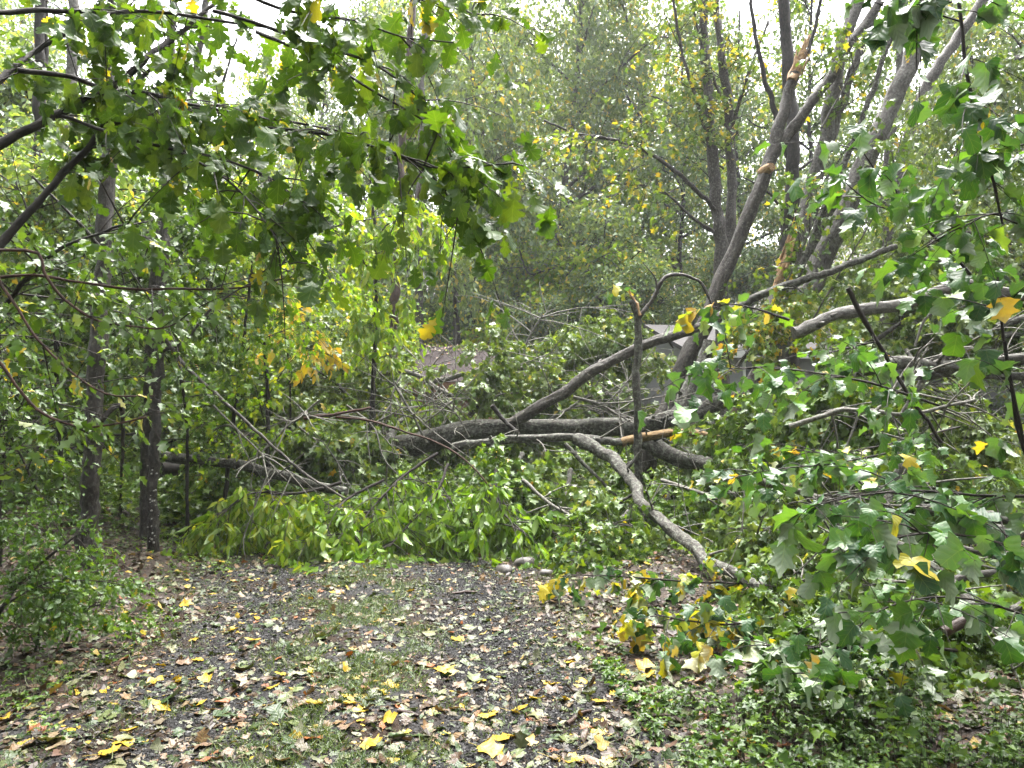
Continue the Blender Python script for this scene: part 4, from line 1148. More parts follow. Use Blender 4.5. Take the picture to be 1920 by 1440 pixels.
BG = [  # key, name, px, Y, scale, height stretch, label
    ('tall', 'tree', 905, 44, 1.15, 1.15, 'tall leafy tree behind the shed, its crown filling the top centre'),
    ('tall2', 'tree', 1010, 52, 1.2, 1.2, 'tall tree right of the crown behind the shed, two dark stems showing low down'),
    ('tallpale', 'tree', 1120, 48, 1.1, 1.2, 'pale leaved tall tree behind the yellow maple limb'),
    ('tall', 'tree', 800, 38, 1.0, 1.2, 'tall tree just right of the overhanging oak leaves'),
    ('tall2', 'tree', 960, 36, .78, 1.1, 'mid height tree in front of the tall crowns over the hillside shrubs'),
    ('tall2', 'tree', 1090, 38, .8, 1.05, 'mid height tree left of the twin maple, thin trunk visible'),
    ('tall', 'tree', 1225, 42, 1.0, 1.15, 'tall tree directly behind the yellow turning maple limb and twin maple'),
    ('tallpale', 'tree', 700, 46, 1.15, 1.15, 'pale tall tree behind the oak leaf tips'),
    ('tall', 'tree', 590, 36, .95, 1.1, 'tall bright tree behind the overhanging oak boughs'),
    ('tall2', 'tree', 470, 30, .9, 1.1, 'broad tree behind the left oak limbs, right of the white sky gap'),
    ('thin', 'tree', 365, 34, .9, 1.1, 'thin dark tree in the white sky gap behind the twin stemmed tree'),
    ('thin', 'tree', 250, 40, .85, 1.0, 'thin distant tree between the two left trunks'),
    ('tall', 'tree', 20, 32, .9, 1.1, 'tall tree at the far left edge of the wood'),
    ('tall2', 'tree', -130, 24, .9, 1.1, 'leafy tree at the left border behind the oak limbs'),
    ('thin', 'tree', 1400, 30, 1.0, 1.1, 'thin sparse tree behind the dark bushy trunk with sky showing through'),
    ('thin', 'tree', 1275, 33, 1.05, 1.15, 'thin sparse tree beside the twin maple with sky showing through'),
    ('thin', 'tree', 1540, 28, 1.0, 1.15, 'thin sparse tree seen between the leaning trunks'),
    ('tall', 'tree', 1680, 30, .9, 1.15, 'tall tree behind the rightmost leaning trunk'),
    ('tall2', 'tree', 1830, 25, .85, 1.2, 'dense dark tree filling the upper right behind the poplar leaves'),
    ('tall', 'tree', 1990, 23, .85, 1.15, 'dense tree at the far right edge of the wood'),
    ('tall2', 'tree', 1460, 46, 1.0, 1.0, 'distant tree low behind the leaning trunks'),
    ('tall', 'tree', 1060, 34, 1.15, 1.25, 'tallest tree at the top centre, right of the oak leaf tips'),
    ('tall2', 'tree', 860, 31, 1.1, 1.3, 'tall slim crowned tree at the top centre, left of the tallest'),
    ('tall2', 'tree', 1180, 36, 1.15, 1.3, 'tall tree at the top, between the tallest and the twin maple'),
    ('tallpale', 'tree', 1330, 54, .95, .95, 'distant pale tree low between the twin maple stems'),
]
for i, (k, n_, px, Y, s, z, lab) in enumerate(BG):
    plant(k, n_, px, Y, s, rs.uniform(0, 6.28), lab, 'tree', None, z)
for i, (px, Y, s) in enumerate([(820, 40, 1.3), (880, 36, 1.2), (930, 39, 1.3), (985, 35, 1.1), (1180, 36, 1.2), (1260, 34, 1.2), (760, 37, 1.3), (1110, 41, 1.4), (900, 44, 1.5), (1010, 45, 1.5), (840, 33, 1.0), (1330, 35, 1.2), (1170, 44, 1.5), (1060, 36, 1.1)]):
    plant('rhodo', 'evergreen_shrub', px, Y, s * 1.1, rs.uniform(0, 6.28), 'dark evergreen shrub, one of many covering the hillside behind the shed', 'shrub', 'dark shrubs on the hillside', 1.1)
US = [('underlight', 1075, 31, 1.8, 'pale yellow green small tree in the centre on the hillside, right of the dark shrubs'),
      ('under', 1140, 29, 1.45, 'round green small tree right of the pale one at the foot of the hillside'),
      ('under', 1020, 28, .85, 'low green small tree behind the fallen crown, left of the snapped sapling'),
      ('yellowtree', 925, 30, .9, 'small yellowing tree behind and right of the shed'),
      ('under', 1230, 27, 1.0, 'green small tree behind the snapped sapling and the house'),
      ('under', 1330, 30, 1.15, 'green small tree over the house roof behind the snapped trunk'),
      ('under', 1420, 29, 1.1, 'green small tree rising behind the house roof, right end'),
      ('underlight', 1560, 27, 1.1, 'pale small tree behind the leaning trunks'),
      ('under', 1700, 22, 1.1, 'green small tree behind the curved birch like limb'),
      ('under', 1790, 31, 1.3, 'dark small tree behind the blue grey roof'), ('under', 1930, 21, 1.2, 'green small tree at the far right edge'),
      ('yellowtree', 815, 31, .85, 'thin orange tinged small tree above the shed, left side'),
      ('underlight', 690, 22, 1.0, 'pale green small tree behind the drooping yellow green sapling'),
      ('underlight', 600, 19, .9, 'light green small tree behind the pale yellow sprays'),
      ('under', 520, 24, 1.3, 'green small tree behind the left oak leaf tips'), ('under', 430, 17, 1.0, 'small tree behind the long straight pole'),
      ('underlight', 360, 20, 1.2, 'bright small tree behind the twin stemmed tree'), ('under', 250, 15, 1.0, 'small tree between the two left trunks'),
      ('underlight', 200, 23, 1.5, 'bright distant small tree low behind the nearest trunk'), ('under', 90, 13, 1.0, 'dark small tree left of the nearest trunk'),
      ('under', -40, 16, 1.3, 'dark small tree at the left edge'), ('under', 20, 10, .75, 'low leafy small tree at the left edge near the bank'),
      ('underlight', 480, 14, .62, 'low pale small tree behind the log left of the long fallen trunk'), ('under', 640, 28, 1.4, 'green small tree at the foot of the tall pale tree')]
for k, px, Y, s, lab in US:
    plant(k, 'small_tree', px, Y, s, rs.uniform(0, 6.28), lab, 'small tree')

# ------------------------------------------------------------------ overhanging oak on the left
def oak():
    p = Plant(301)
    base = np.array([-3.6, 2.6, float(height(-3.6, 2.6))])
    p.stem([base - [0, 0, .2], base + [.05, .1, 1.5], base + [.1, .2, 3.2], base + [0, .3, 6]], .2, .12, 16, .08, carry=False, flare=.5)
    root = thing('oak_tree', 'overhanging oak at the left whose dark limbs and big lobed leaves hang over the drive', 'tree', tuple(base))
    p.wood.build('trunk', M['bark_dark'], root, base)
    fork = base + [.1, .2, 2.6]; f_lo = base + [.08, .12, 1.7]
    LIMB = [([f_lo, (-90, 600, 3.3), (0, 460, 3.5), (67, 383, 3.6), (113, 333, 3.7), (187, 247, 3.8), (230, 187, 3.9), (287, 117, 4.0), (335, 60, 4.1)], .026, .010),
            ([fork, (-120, 330, 3.2), (0, 270, 3.4), (113, 213, 3.6), (200, 170, 3.7), (253, 130, 3.8), (317, 73, 4.0), (400, 10, 4.2)], .030, .010),
            ([fork, (-100, 190, 3.1), (0, 147, 3.3), (67, 97, 3.5), (150, 47, 3.6), (200, 25, 3.7)], .022, .008),
            ([fork + [0, 0, .3], (-80, 10, 2.9), (0, 22, 3), (90, 19, 3.1), (187, 25, 3.2), (290, 22, 3.3), (420, 40, 3.4), (560, 62, 3.5)], .015, .005),
            ([(33, 132, 3.1), (130, 143, 3.2), (207, 172, 3.3), (267, 173, 3.35), (347, 193, 3.4), (467, 217, 3.5), (603, 238, 3.6), (720, 262, 3.6)], .012, .004),
            ([(213, 233, 3.8), (273, 220, 3.7), (337, 200, 3.6), (420, 215, 3.5)], .010, .004), ([(117, 217, 3.6), (200, 247, 3.5), (313, 277, 3.4), (420, 300, 3.3), (530, 350, 3.2), (560, 440, 3.1)], .009, .003),
            ([(400, 20, 3.3), (533, 60, 3.3), (587, 82, 3.3), (700, 120, 3.3), (790, 190, 3.3), (830, 260, 3.3)], .009, .003), ([(420, -30, 3.1), (533, 18, 3.1), (640, 34, 3.1), (690, 46, 3.1), (760, 70, 3.1), (850, 80, 3.1)], .008, .003),
            ([(500, 240, 3.3), (600, 250, 3.2), (650, 263, 3.1), (740, 287, 3.0), (807, 312, 3.0), (867, 313, 2.95), (960, 306, 2.9)], .008, .0025), ([(740, 290, 3.0), (800, 320, 3.0), (840, 370, 3.0), (870, 420, 3.0)], .005, .002),
            ([(600, -60, 3.2), (720, -20, 3.2), (830, 10, 3.2), (910, 30, 3.2)], .007, .002), ([(480, 60, 3.4), (600, 110, 3.4), (700, 170, 3.3), (800, 230, 3.3), (860, 300, 3.2)], .008, .003), ([(330, 280, 3.3), (430, 340, 3.2), (500, 420, 3.1), (545, 500, 3.0)], .007, .002)]
    twig_paths = []
    for i, (pl, r0, r1) in enumerate(LIMB):
        q = np.array([x if isinstance(x, np.ndarray) else at(*x) for x in pl])
        g = Geo(); P = p.stem(q, r0, r1, 9, .07, geo=g)
        g.build('limb', M['bark_dark'], root, base)
        twig_paths.append(P)
    hang = twig_paths[4:]
    a = p.shoots(150, .28, 1, .0, .45, .15, 1, .0035, paths=hang, flat=.7, k=5)
    a += p.shoots(60, .26, 1, .15, .35, .25, 1, .0035, paths=hang[:6] + hang[9:], flat=.9, k=5)
    a += p.shoots(120, .34, 1, .05, .3, .45, 1, .0035, paths=twig_paths[:4], flat=.7, k=5)
    p.foliage(a, 5, 'oak', .092, (.15, .72, .03, .85, 1), lo=.3, hang=.85, face_up=.55, scat=.8, jit=.02, fold=(-.1, .5), droop=(-.1, .6), wide=1.0)
    p.twig.build('branchwork', M['twig'], root, base)
    p.leaf.build('foliage', M['oak'], root, base)
oak()

# ------------------------------------------------------------------ leafy boughs
B = bough
# left thicket
LT = dict(cat='sapling', leafm='green', kind='lobed', size=.085, twig='twig', wood='bark_dark', tone=(.05, .50, .03, .7, .9), n1=34, L1=.85, n2=190, L2=.36, per=9, hang=.55)
B('sapling', 'dark leafy sapling at the left edge below the oak limbs', seed=401, stems=[([gp(-120, 5.5), (-60, 700, 5.5), (20, 560, 5.4), (110, 470, 5.3), (240, 420, 5.2)], .03, .008)], **LT)
B('sapling', 'leafy sapling whose shoots spread behind the nearest trunk at mid height', seed=402, stems=[([gp(-10, 9), (10, 760, 9), (80, 600, 8.9), (180, 530, 8.8), (330, 490, 8.8)], .025, .006), ([(30, 720, 9), (120, 650, 8.8), (240, 620, 8.7)], .012, .004)], **LT)
B('sapling', 'dark leafed sapling spreading around the twin stemmed tree', seed=403, stems=[([gp(350, 9), (350, 800, 9), (335, 620, 8.8), (385, 550, 8.6), (470, 520, 8.4)], .025, .006), ([(335, 640, 8.8), (280, 560, 7.2), (220, 470, 7)], .014, .004)], **LT)
B('sapling', 'sapling with dense dark leaf clump high between the two left trunks', seed=404, stems=[([gp(225, 9.4), (235, 700, 9.2), (262, 520, 9), (300, 430, 8.8), (390, 400, 8.6)], .02, .006), ([(250, 600, 9.1), (215, 480, 9), (150, 410, 8.8)], .012, .004)], **{**LT, 'tone': (.0, .3), 'n2': 260})
B('sapling', 'low sapling in the deep shade left of the nearest trunk', seed=405, stems=[([gp(0, 6.5), (0, 900, 6.4), (20, 800, 6.3), (60, 720, 6.2)], .02, .006), ([(70, 920, 6.4), (20, 820, 6.2), (-30, 760, 6)], .012, .004)], **{**LT, 'size': .06, 'kind': 'ellipse'})
B('sapling', 'thin upright sapling leaning beside the long straight pole', seed=406, stems=[([gp(415, 9.5), (430, 850, 9.5), (450, 700, 9.5), (465, 560, 9.4), (478, 440, 9.3), (485, 330, 9.2)], .03, .01), ([(470, 520, 9.4), (540, 490, 9.3), (600, 470, 9.2)], .012, .004)], **{**LT, 'tone': (.0, .8), 'leafm': 'lime', 'size': .09})
B('sapling', 'leafy sapling behind the nearest trunk with hanging oak like sprays', seed=407, stems=[([gp(120, 9), (110, 800, 9), (100, 600, 9), (70, 450, 9), (30, 340, 9)], .03, .01), ([(105, 650, 9), (180, 560, 9), (260, 520, 9)], .014, .005)], **{**LT, 'tone': (.1, .55, .03, .75, .9), 'n2': 230, 'n1': 40, 'L1': 1.1})
B('sapling', 'leafy shoots under the oak limbs with bright backlit leaves', seed=408, stems=[([gp(500, 10), (500, 700, 10), (470, 500, 10), (420, 380, 10), (380, 280, 10)], .035, .012), ([(480, 560, 10), (560, 460, 10), (640, 420, 10)], .016, .006)], **{**LT, 'tone': (.1, .9), 'leafm': 'lime', 'n2': 260, 'n1': 44, 'L1': 1.2})
for i, (st, lab) in enumerate([([(-30, 655, 3), (0, 680, 3), (35, 730, 3), (80, 775, 3), (150, 800, 3), (215, 795, 3), (275, 782, 3)], 'reddish bare stem sagging in a low arc, lowest of the arching stems'),
                ([(-20, 500, 3.1), (0, 530, 3.1), (35, 580, 3.1), (75, 640, 3.1), (130, 695, 3.1), (200, 738, 3.1), (290, 742, 3.1)], 'reddish stem arching across the nearest trunk, middle one of the arching stems'),
                ([(55, 470, 3.2), (85, 515, 3.2), (120, 560, 3.2), (180, 600, 3.2), (250, 612, 3.2), (300, 616, 3.2), (335, 604, 3.2)], 'brown stem arching toward the twin stemmed tree, uppermost of the arching stems'),
                ([(40, 516, 3.4), (140, 528, 3.4), (230, 540, 3.4), (340, 542, 3.4), (460, 538, 3.4), (560, 515, 3.4)], 'long straight thin stem crossing both left trunks level')]):
    pl = [(-300, 380 + 60 * i, 2.9)] + st
    B('arching_stem', lab, 'branch', 420 + i, [(pl, .0085, .0035)], wood='twig_red', n1=8, L1=.26, n2=0, per=4, kind='lobed', size=.062, leafm='green', tone=(.15, .5, .04, .8, .9), hang=.7, lo=.55, r1=.003)
B('shrub', 'small leaved glossy dark shrub leaning in from the lower left corner', cat='shrub', seed=430, stems=[([gp(-60, 4.6), (0, 1145, 4.6), (60, 1070, 4.6), (110, 1030, 4.6), (150, 1000, 4.6)], .016, .005), ([(0, 1140, 4.6), (70, 1100, 4.5), (120, 1085, 4.5), (150, 1090, 4.5)], .008, .003), ([(10, 1130, 4.6), (40, 1040, 4.7), (50, 980, 4.8)], .008, .003)],
  leafm='oak', kind='ellipse', size=.034, n1=40, L1=.28, n2=190, L2=.15, per=11, tone=(.05, .4), hang=.25, r1=.003, r2=.0015, wood='bark_dark', wide=1.4)
B('shrub', 'green leafy shrub on the bank in front of the nearest trunk foot', cat='shrub', seed=431, stems=[([gp(60, 5.0), (90, 1130, 5), (140, 1100, 5.0), (190, 1090, 5)], .01, .004), ([gp(110, 5.2), (150, 1150, 5.2), (200, 1130, 5.2)], .01, .004)],
  leafm='green', kind='lobed', size=.055, n1=40, L1=.30, n2=120, L2=.16, per=7, tone=(.15, .55, .03, .8, .9), hang=.3, r1=.003, r2=.0015, wood='bark_dark', ground=True)
B('small_plant', 'leafy tangle at the foot of the nearest trunk', cat='plant', seed=432, stems=[([gp(185, Y1 - .3), (182, 1050, Y1 - .35), (170, 1010, Y1 - .4)], .006, .003)], leafm='bright', kind='lance', size=.06, n1=16, L1=.2, n2=0, per=7, tone=(.1, .5), hang=.5, r1=.0025, wood='twig')

# bright drooping boughs in front of the long fallen trunk
BR = dict(cat='fallen bough', leafm='bright', kind='lance', size=.135, wood='twig', n1=26, L1=.7, n2=100, L2=.32, per=11, tone=(.15, .85), hang=.75, droop1=.45, droop2=.5, ground=True, wide=1.25, fold=(.1, .5), ldroop=(.1, .6), flat=.5)
B('fallen_bough', 'bright yellow green drooping bough at the left end of the fallen foliage', seed=501, stems=[([(640, 905, 9), (560, 925, 8.8), (470, 925, 8.6), (415, 965, 8.4)], .02, .006)], **{**BR, 'n1': 30, 'n2': 100})
B('fallen_bough', 'bright green bough hanging to the drive left of centre', seed=502, stems=[([(720, 900, 9), (660, 930, 8.8), (610, 970, 8.4), (600, 1005, 8.2)], .02, .006)], **BR)
B('fallen_bough', 'bright green bough drooping below the middle of the long fallen trunk', seed=503, stems=[([(820, 850, 9.2), (760, 890, 9), (700, 950, 8.6), (660, 1010, 8.2)], .02, .006)], **{**BR, 'tone': (.0, .6)})
B('fallen_bough', 'bright glossy bough whose tips touch the drive at its far end', seed=504, stems=[([(840, 870, 9), (820, 920, 8.7), (770, 980, 8.3), (730, 1025, 7.9)], .02, .006)], **{**BR, 'tone': (.0, .6)})
B('fallen_bough', 'rightmost bright green bough with tips near the stones', seed=505, stems=[([(930, 880, 9), (930, 930, 8.7), (950, 970, 8.3), (985, 1000, 8)], .02, .006), ([(930, 930, 8.7), (880, 980, 8.3)], .01, .005)], **{**BR, 'tone': (.0, .55)})
B('sapling', 'yellow green sapling with long drooping leaves left of the dark slender trunk', seed=506, stems=[([gp(690, 12), (700, 700, 12), (705, 540, 12), (700, 400, 12), (690, 300, 12)], .05, .015), ([(704, 520, 12), (640, 440, 11.8), (600, 420, 11.6)], .02, .008), ([(702, 450, 12), (750, 400, 11.8), (770, 420, 11.6)], .018, .006)],
  **{**BR, 'cat': 'sapling', 'size': .15, 'n1': 50, 'n2': 200, 'L1': .9, 'L2': .45, 'ground': False, 'hang': 1.1, 'wood': 'bark_dark', 'tone': (.1, .8)})
B('sapling', 'pale yellow leaved spray hanging left of the fallen crown', seed=507, stems=[([gp(540, 11.5), (545, 760, 11.5), (540, 640, 11.4), (560, 600, 11.3), (575, 680, 11.2)], .02, .006)],
  cat='sapling', leafm='yellow', kind='lance', size=.13, wood='twig', n1=14, L1=.5, n2=40, L2=.3, per=8, tone=(.45, .9), hang=.9, lo=.5, wide=1.5)

# crowns of the fallen trees
FC = dict(cat='fallen bough', leafm='pale', kind='star', size=.105, wood='bark_lichen', twig='twig_pale', n1=50, L1=1.25, n2=430, L2=.42, per=13, tone=(.05, .6, .02, .8, .95), hang=.65, droop1=.2, droop2=.35, flat=.6, ground=True)
FCL = [('pale green fallen crown sprays at the left end, behind the long fallen trunk', [(740, 830, 13), (680, 770, 13), (630, 720, 13), (590, 690, 13)]),
       ('pale green fallen crown heaped left of the shed', [(720, 800, 15), (670, 740, 15), (630, 690, 15), (610, 665, 15)]),
       ('pale fallen foliage low in front of the shed', [(920, 830, 14.5), (870, 805, 14.5), (800, 795, 14.2)], dict(L1=.55)),
       ('fallen foliage right of the shed below the green small tree', [(1020, 800, 14.5), (1000, 745, 14.8), (990, 710, 15), (1020, 680, 15)], dict(L1=.8)),
       ('fallen foliage between the shed and the snapped sapling', [(1060, 790, 14), (1080, 730, 14), (1110, 690, 14), (1140, 650, 14)]),
       ('fallen foliage behind the snapped sapling', [(1130, 815, 14), (1150, 785, 14), (1130, 750, 14.2)], dict(L1=.6)),
       ('fallen foliage in front of the house wall', [(1350, 850, 13.5), (1310, 830, 13.5), (1240, 825, 13.5)], dict(L1=.5, n2=260)),
       ('fallen foliage low behind the long straight pole', [(560, 820, 12.5), (500, 770, 12.5), (430, 750, 12.5)]),
       ('pale fallen foliage at the foot of the twin stemmed tree, behind the pale log end', [(420, 790, 13.5), (370, 740, 13.5), (340, 700, 13.5)]),
       ('fallen pale spray draped over the left end of the long fallen trunk', [(700, 850, 11), (660, 840, 10.9), (610, 860, 10.8)], dict(L1=.7)),
       ('fallen foliage hanging over the middle of the long fallen trunk from behind', [(880, 780, 12.3), (900, 760, 12.2), (950, 740, 12.2), (1010, 750, 12.2)])]
for i, q in enumerate(FCL):
    B('fallen_bough', q[0], seed=520 + i, stems=[(q[1], .05, .02)], **{**FC, **(q[2] if len(q) > 2 else {})})
FD = dict(cat='fallen bough', leafm='green', kind='star', size=.095, wood='bark_lichen', twig='twig', n1=46, L1=.85, n2=400, L2=.34, per=13, tone=(.15, .66, .02, .8, .95), hang=.7, droop1=.35, droop2=.4, flat=.7, ground=True)
FDL = [('dark green foliage under the middle of the long fallen trunk', [(980, 850, 10), (960, 900, 9.7), (940, 960, 9.3)]), ('dark green foliage hanging below the pale bending limb', [(1070, 880, 9.6), (1060, 930, 9.3), (1030, 980, 8.9), (1010, 1010, 8.7)]),
       ('green fallen foliage right of the bending limb, below the slanting lichen trunk', [(1260, 900, 10), (1250, 940, 9.8), (1230, 980, 9.6)]), ('green fallen foliage at the foot of the red brown trunk', [(1380, 910, 9.6), (1350, 960, 9.4), (1320, 990, 9.2)]),
       ('green fallen foliage below the bending limb near the yellow leaves', [(1180, 960, 8.6), (1130, 1000, 8.2), (1100, 1030, 7.8)]), ('low green fallen foliage right of the end of the bending limb', [(1480, 950, 8.6), (1430, 1000, 8.2), (1390, 1030, 8.0)]),
       ('dark fallen foliage behind the bright boughs, under the left part of the long fallen trunk', [(680, 870, 10.8), (640, 910, 10.4), (600, 950, 10.2)]), ('dark foliage under the bright green boughs at the left', [(520, 900, 10.4), (450, 910, 10.2), (380, 930, 10)]),
       ('green fallen foliage mass right of the red brown trunk', [(1560, 880, 9), (1500, 850, 8.9), (1450, 800, 8.8)]), ('green fallen foliage mass under the curved birch like limb', [(1700, 860, 8.5), (1640, 800, 8.4), (1580, 730, 8.3)]),
       ('green fallen foliage at the right edge above the pair of pale logs', [(1880, 880, 8), (1830, 820, 7.9), (1780, 760, 7.8)]), ('green foliage heaped behind the curved birch like limb', [(1640, 640, 10.5), (1700, 600, 10.4), (1780, 580, 10.3)]),
       ('green foliage heaped right of the curved limb end, at the right edge', [(1860, 680, 9.5), (1890, 640, 9.4), (1920, 610, 9.3)]), ('green fallen foliage between the pair of pale logs and the drive', [(1700, 1000, 6.8), (1620, 1020, 6.6), (1550, 1060, 6.4)]),
       ('green fallen foliage at right below the pair of pale logs', [(1860, 1040, 6), (1790, 1070, 5.8), (1720, 1110, 5.6)]), ('sparse yellow tinged foliage around the foot of the leaning trunks', [(1380, 690, 11), (1420, 640, 11), (1460, 590, 11)]),
       ('green fallen foliage heaped between the bending limb and the yellow leaves', [(1330, 1000, 9.0), (1270, 1020, 8.7), (1200, 1040, 8.4)]), ('green fallen foliage heaped right of the bending limb end', [(1640, 1040, 7.0), (1560, 1060, 6.9), (1490, 1070, 6.8)]),
       ('green fallen foliage under the lowest near poplar bough', [(1800, 1180, 4.6), (1700, 1190, 4.5), (1610, 1210, 4.4)]), ('green fallen foliage in the middle of the right hand heap', [(1640, 960, 7.4), (1560, 980, 7.1), (1490, 1000, 6.9)]),
       ('green fallen foliage at right, behind the near wet poplar leaves', [(1900, 960, 6.8), (1810, 930, 6.8), (1720, 900, 6.9)]), ('pale green fallen foliage behind the slanting lichen trunk', [(1500, 800, 11), (1430, 790, 11), (1360, 830, 10.8)]),
       ('green fallen foliage on the ground at lower right', [(1640, 1130, 5.6), (1560, 1150, 5.4), (1480, 1170, 5.3)]), ('green fallen foliage against the dark forked branch at the right edge', [(1930, 1130, 5), (1870, 1150, 4.9), (1800, 1190, 4.8)])]
for i, (lab, st) in enumerate(FDL):
    kw = dict(FD)
    if i in (8, 9, 10, 11, 12): kw.update(L1=1.0, n1=46, n2=330)
    if 'heap' in lab or 'pale' in lab: kw.update(leafm='pale', tone=(.05, .6, .02, .8, .95))
    if 'near' in lab or 'ground' in lab or 'forked' in lab or 'pair' in lab or 'yellow leaves' in lab or 'limb end' in lab: kw.update(L1=.6, L2=.28, n2=270, size=.075)
    if 'yellow tinged' in lab: kw.update(tone=(.4, .8, .25, .8, .95), n2=130, n1=26)
    B('fallen_bough', lab, seed=540 + i, stems=[(st, .035, .012)], **kw)

# hanging foliage of the broken crown at the upper right
HG = dict(cat='hanging bough', leafm='pale', kind='lobed', size=.12, wood='bark_mid', twig='twig', n1=36, L1=1.2, n2=240, L2=.5, per=10, tone=(.0, .5, .02, .8, .95), hang=.9, droop1=.5, droop2=.5, flat=.6)
for i, (lab, st) in enumerate([('mass of drooping foliage behind the poplar leaves at the right edge', [(1990, 330, 13), (1900, 300, 13), (1800, 330, 13), (1730, 400, 13)]),
                               ('drooping foliage at the top right corner behind the poplar twigs', [(2000, 120, 14), (1900, 110, 14), (1820, 150, 14), (1760, 220, 14)]),
                               ('drooping foliage right of the knotty leaning trunk, above the curved limb', [(1960, 480, 12), (1850, 440, 12), (1760, 450, 12), (1680, 500, 12)])]):
    B('hanging_bough', lab, seed=570 + i, stems=[(st, .06, .02)], **HG)

for i, (lab, st) in enumerate([('thin leafy shoots in front of the forked snapped trunk and the torn trunk', [(1440, 620, 11), (1480, 520, 11), (1520, 430, 11), (1560, 330, 11)]), ('thin leafy shoots in front of the thick knotty leaning trunk', [(1500, 640, 11.3), (1570, 520, 11.3), (1640, 400, 11.3), (1690, 260, 11.3)]),
                               ('thin leafy shoots high beside the splintered trunk top', [(1540, 240, 11.3), (1590, 150, 11.3), (1640, 60, 11.3)])]):
    B('leafy_shoot', lab, seed=580 + i, stems=[(st, .016, .006)], cat='shoot', leafm='green', kind='star', size=.10, wood='bark_mid', twig='twig', n1=22, L1=.7, n2=60, L2=.35, per=6, tone=(.15, .7, .06, .8, .93), hang=.5)
# tulip poplar boughs close to the camera on the right
TP = dict(cat='poplar bough', leafm='tulip', kind=('tulip', 'maple', 'maple'), wood='twig', twig='twig', size=.088, n2=0, per=4, tone=(.0, .62, .006, .82, .92), hang=.55, lo=.1, flat=.4, r1=.0035, face=.75, jit=.01, fold=(.0, .65), ldroop=(.05, 1.0), wide=1.05, droop1=.35)
TPL_ = [('poplar spray with big bluish glossy leaves in front of the red brown trunk foot', [([(1760, 760, 4.50), (1640, 720, 4.38), (1500, 695, 4.25), (1380, 690, 4.12), (1300, 700, 4.12)], .009, .003)], 17, .32, {}),
        ('dark diagonal poplar stem crossing below the curved birch like limb', [([(1590, 540, 5.50), (1615, 590, 5.50), (1650, 650, 5.50), (1695, 730, 5.50), (1740, 790, 5.50), (1765, 830, 5.50)], .019, .013), ([(1645, 640, 5.50), (1580, 655, 5.50), (1520, 670, 5.50)], .008, .004)], 14, .35, {}),
        ('poplar twig hanging from the top right with dark upright stem and few leaves', [([(1790, -60, 3.25), (1802, 40, 3.25), (1808, 110, 3.25), (1826, 210, 3.25), (1845, 290, 3.25), (1865, 350, 3.25), (1880, 420, 3.25)], .008, .005), ([(1800, 40, 3.25), (1740, 20, 3.25), (1690, -10, 3.25)], .004, .003)], 12, .22, {'size': .088}),
        ('poplar spray of silvery sheened leaves between the leaning trunks', [([(1960, 590, 4.25), (1850, 540, 4.12), (1780, 470, 4.00), (1710, 400, 3.88), (1650, 330, 3.88), (1600, 260, 3.88)], .011, .003), ([(1710, 400, 3.88), (1640, 385, 3.88), (1570, 330, 3.88)], .005, .003)], 26, .30, {}),
        ('poplar leaves at the top edge beside the knotty leaning trunk', [([(1850, -20, 3.12), (1760, 10, 3.12), (1690, 20, 3.12), (1640, 20, 3.12)], .005, .002)], 9, .2, {'size': .088}),
        ('poplar spray at the right edge with yellow green leaves', [([(1990, 470, 3.38), (1930, 420, 3.38), (1860, 400, 3.38), (1800, 430, 3.38)], .006, .003), ([(1990, 250, 3.38), (1920, 270, 3.38), (1870, 290, 3.38)], .005, .003)], 14, .25, {'tone': (.1, .75, .02, .82, .95)}),
        ('poplar stems at the right edge rising past the roof with drooping leaves', [([(1985, 1000, 3.62), (1915, 830, 3.62), (1895, 720, 3.62), (1880, 620, 3.62), (1870, 520, 3.62)], .010, .006), ([(1930, 870, 3.62), (1905, 760, 3.56), (1885, 640, 3.56)], .007, .005)], 10, .25, {'tone': (.1, .75, .03, .82, .95)}),
        ('poplar bough of big wet leaves in front of the pair of pale logs', [([(1990, 930, 3.38), (1850, 930, 3.38), (1720, 920, 3.31), (1600, 930, 3.25), (1520, 950, 3.25)], .008, .003)], 19, .28, {}),
        ('poplar bough of big wet leaves above the dark forked branch', [([(1990, 1080, 3.12), (1880, 1020, 3.12), (1760, 1000, 3.06), (1660, 1010, 3.00)], .008, .003)], 15, .26, {}),
        ('lowest near poplar bough, leaves drooping over the lower right foliage', [([(1990, 1180, 3.62), (1850, 1130, 3.62), (1740, 1120, 3.56), (1640, 1150, 3.50), (1600, 1190, 3.50)], .007, .003)], 14, .26, {}),
        ('poplar leaves hanging over the slanting lichen trunk', [([(1660, 850, 5.25), (1560, 870, 5.12), (1450, 880, 5.00), (1360, 900, 5.00)], .007, .003)], 15, .28, {'tone': (.05, .75, .10, .82, .95)}),
        ('poplar leaves with yellow patches in front of the green mass at right centre', [([(1800, 800, 5.75), (1680, 830, 5.62), (1560, 850, 5.50), (1480, 840, 5.50)], .007, .003)], 14, .30, {'tone': (.25, .78, .18, .80, .95)}),
        ('poplar leaves around the snapped trunk foot at mid right, turning yellow', [([(1480, 600, 8), (1420, 580, 8), (1370, 570, 8), (1330, 580, 8)], .014, .005)], 9, .4, {'size': .13, 'tone': (.3, .8, .3, .8, .96)})]
for i, (lab, st, n1, L1, kw) in enumerate(TPL_):
    B('poplar_bough', lab, seed=600 + i, stems=st, **{**TP, 'n1': int(n1 * 1.45), 'L1': L1 * 1.35, **kw})
TF = dict(TP); TF.update(cat='fallen bough', ground=True, hang=.8, per=6, face=.5)
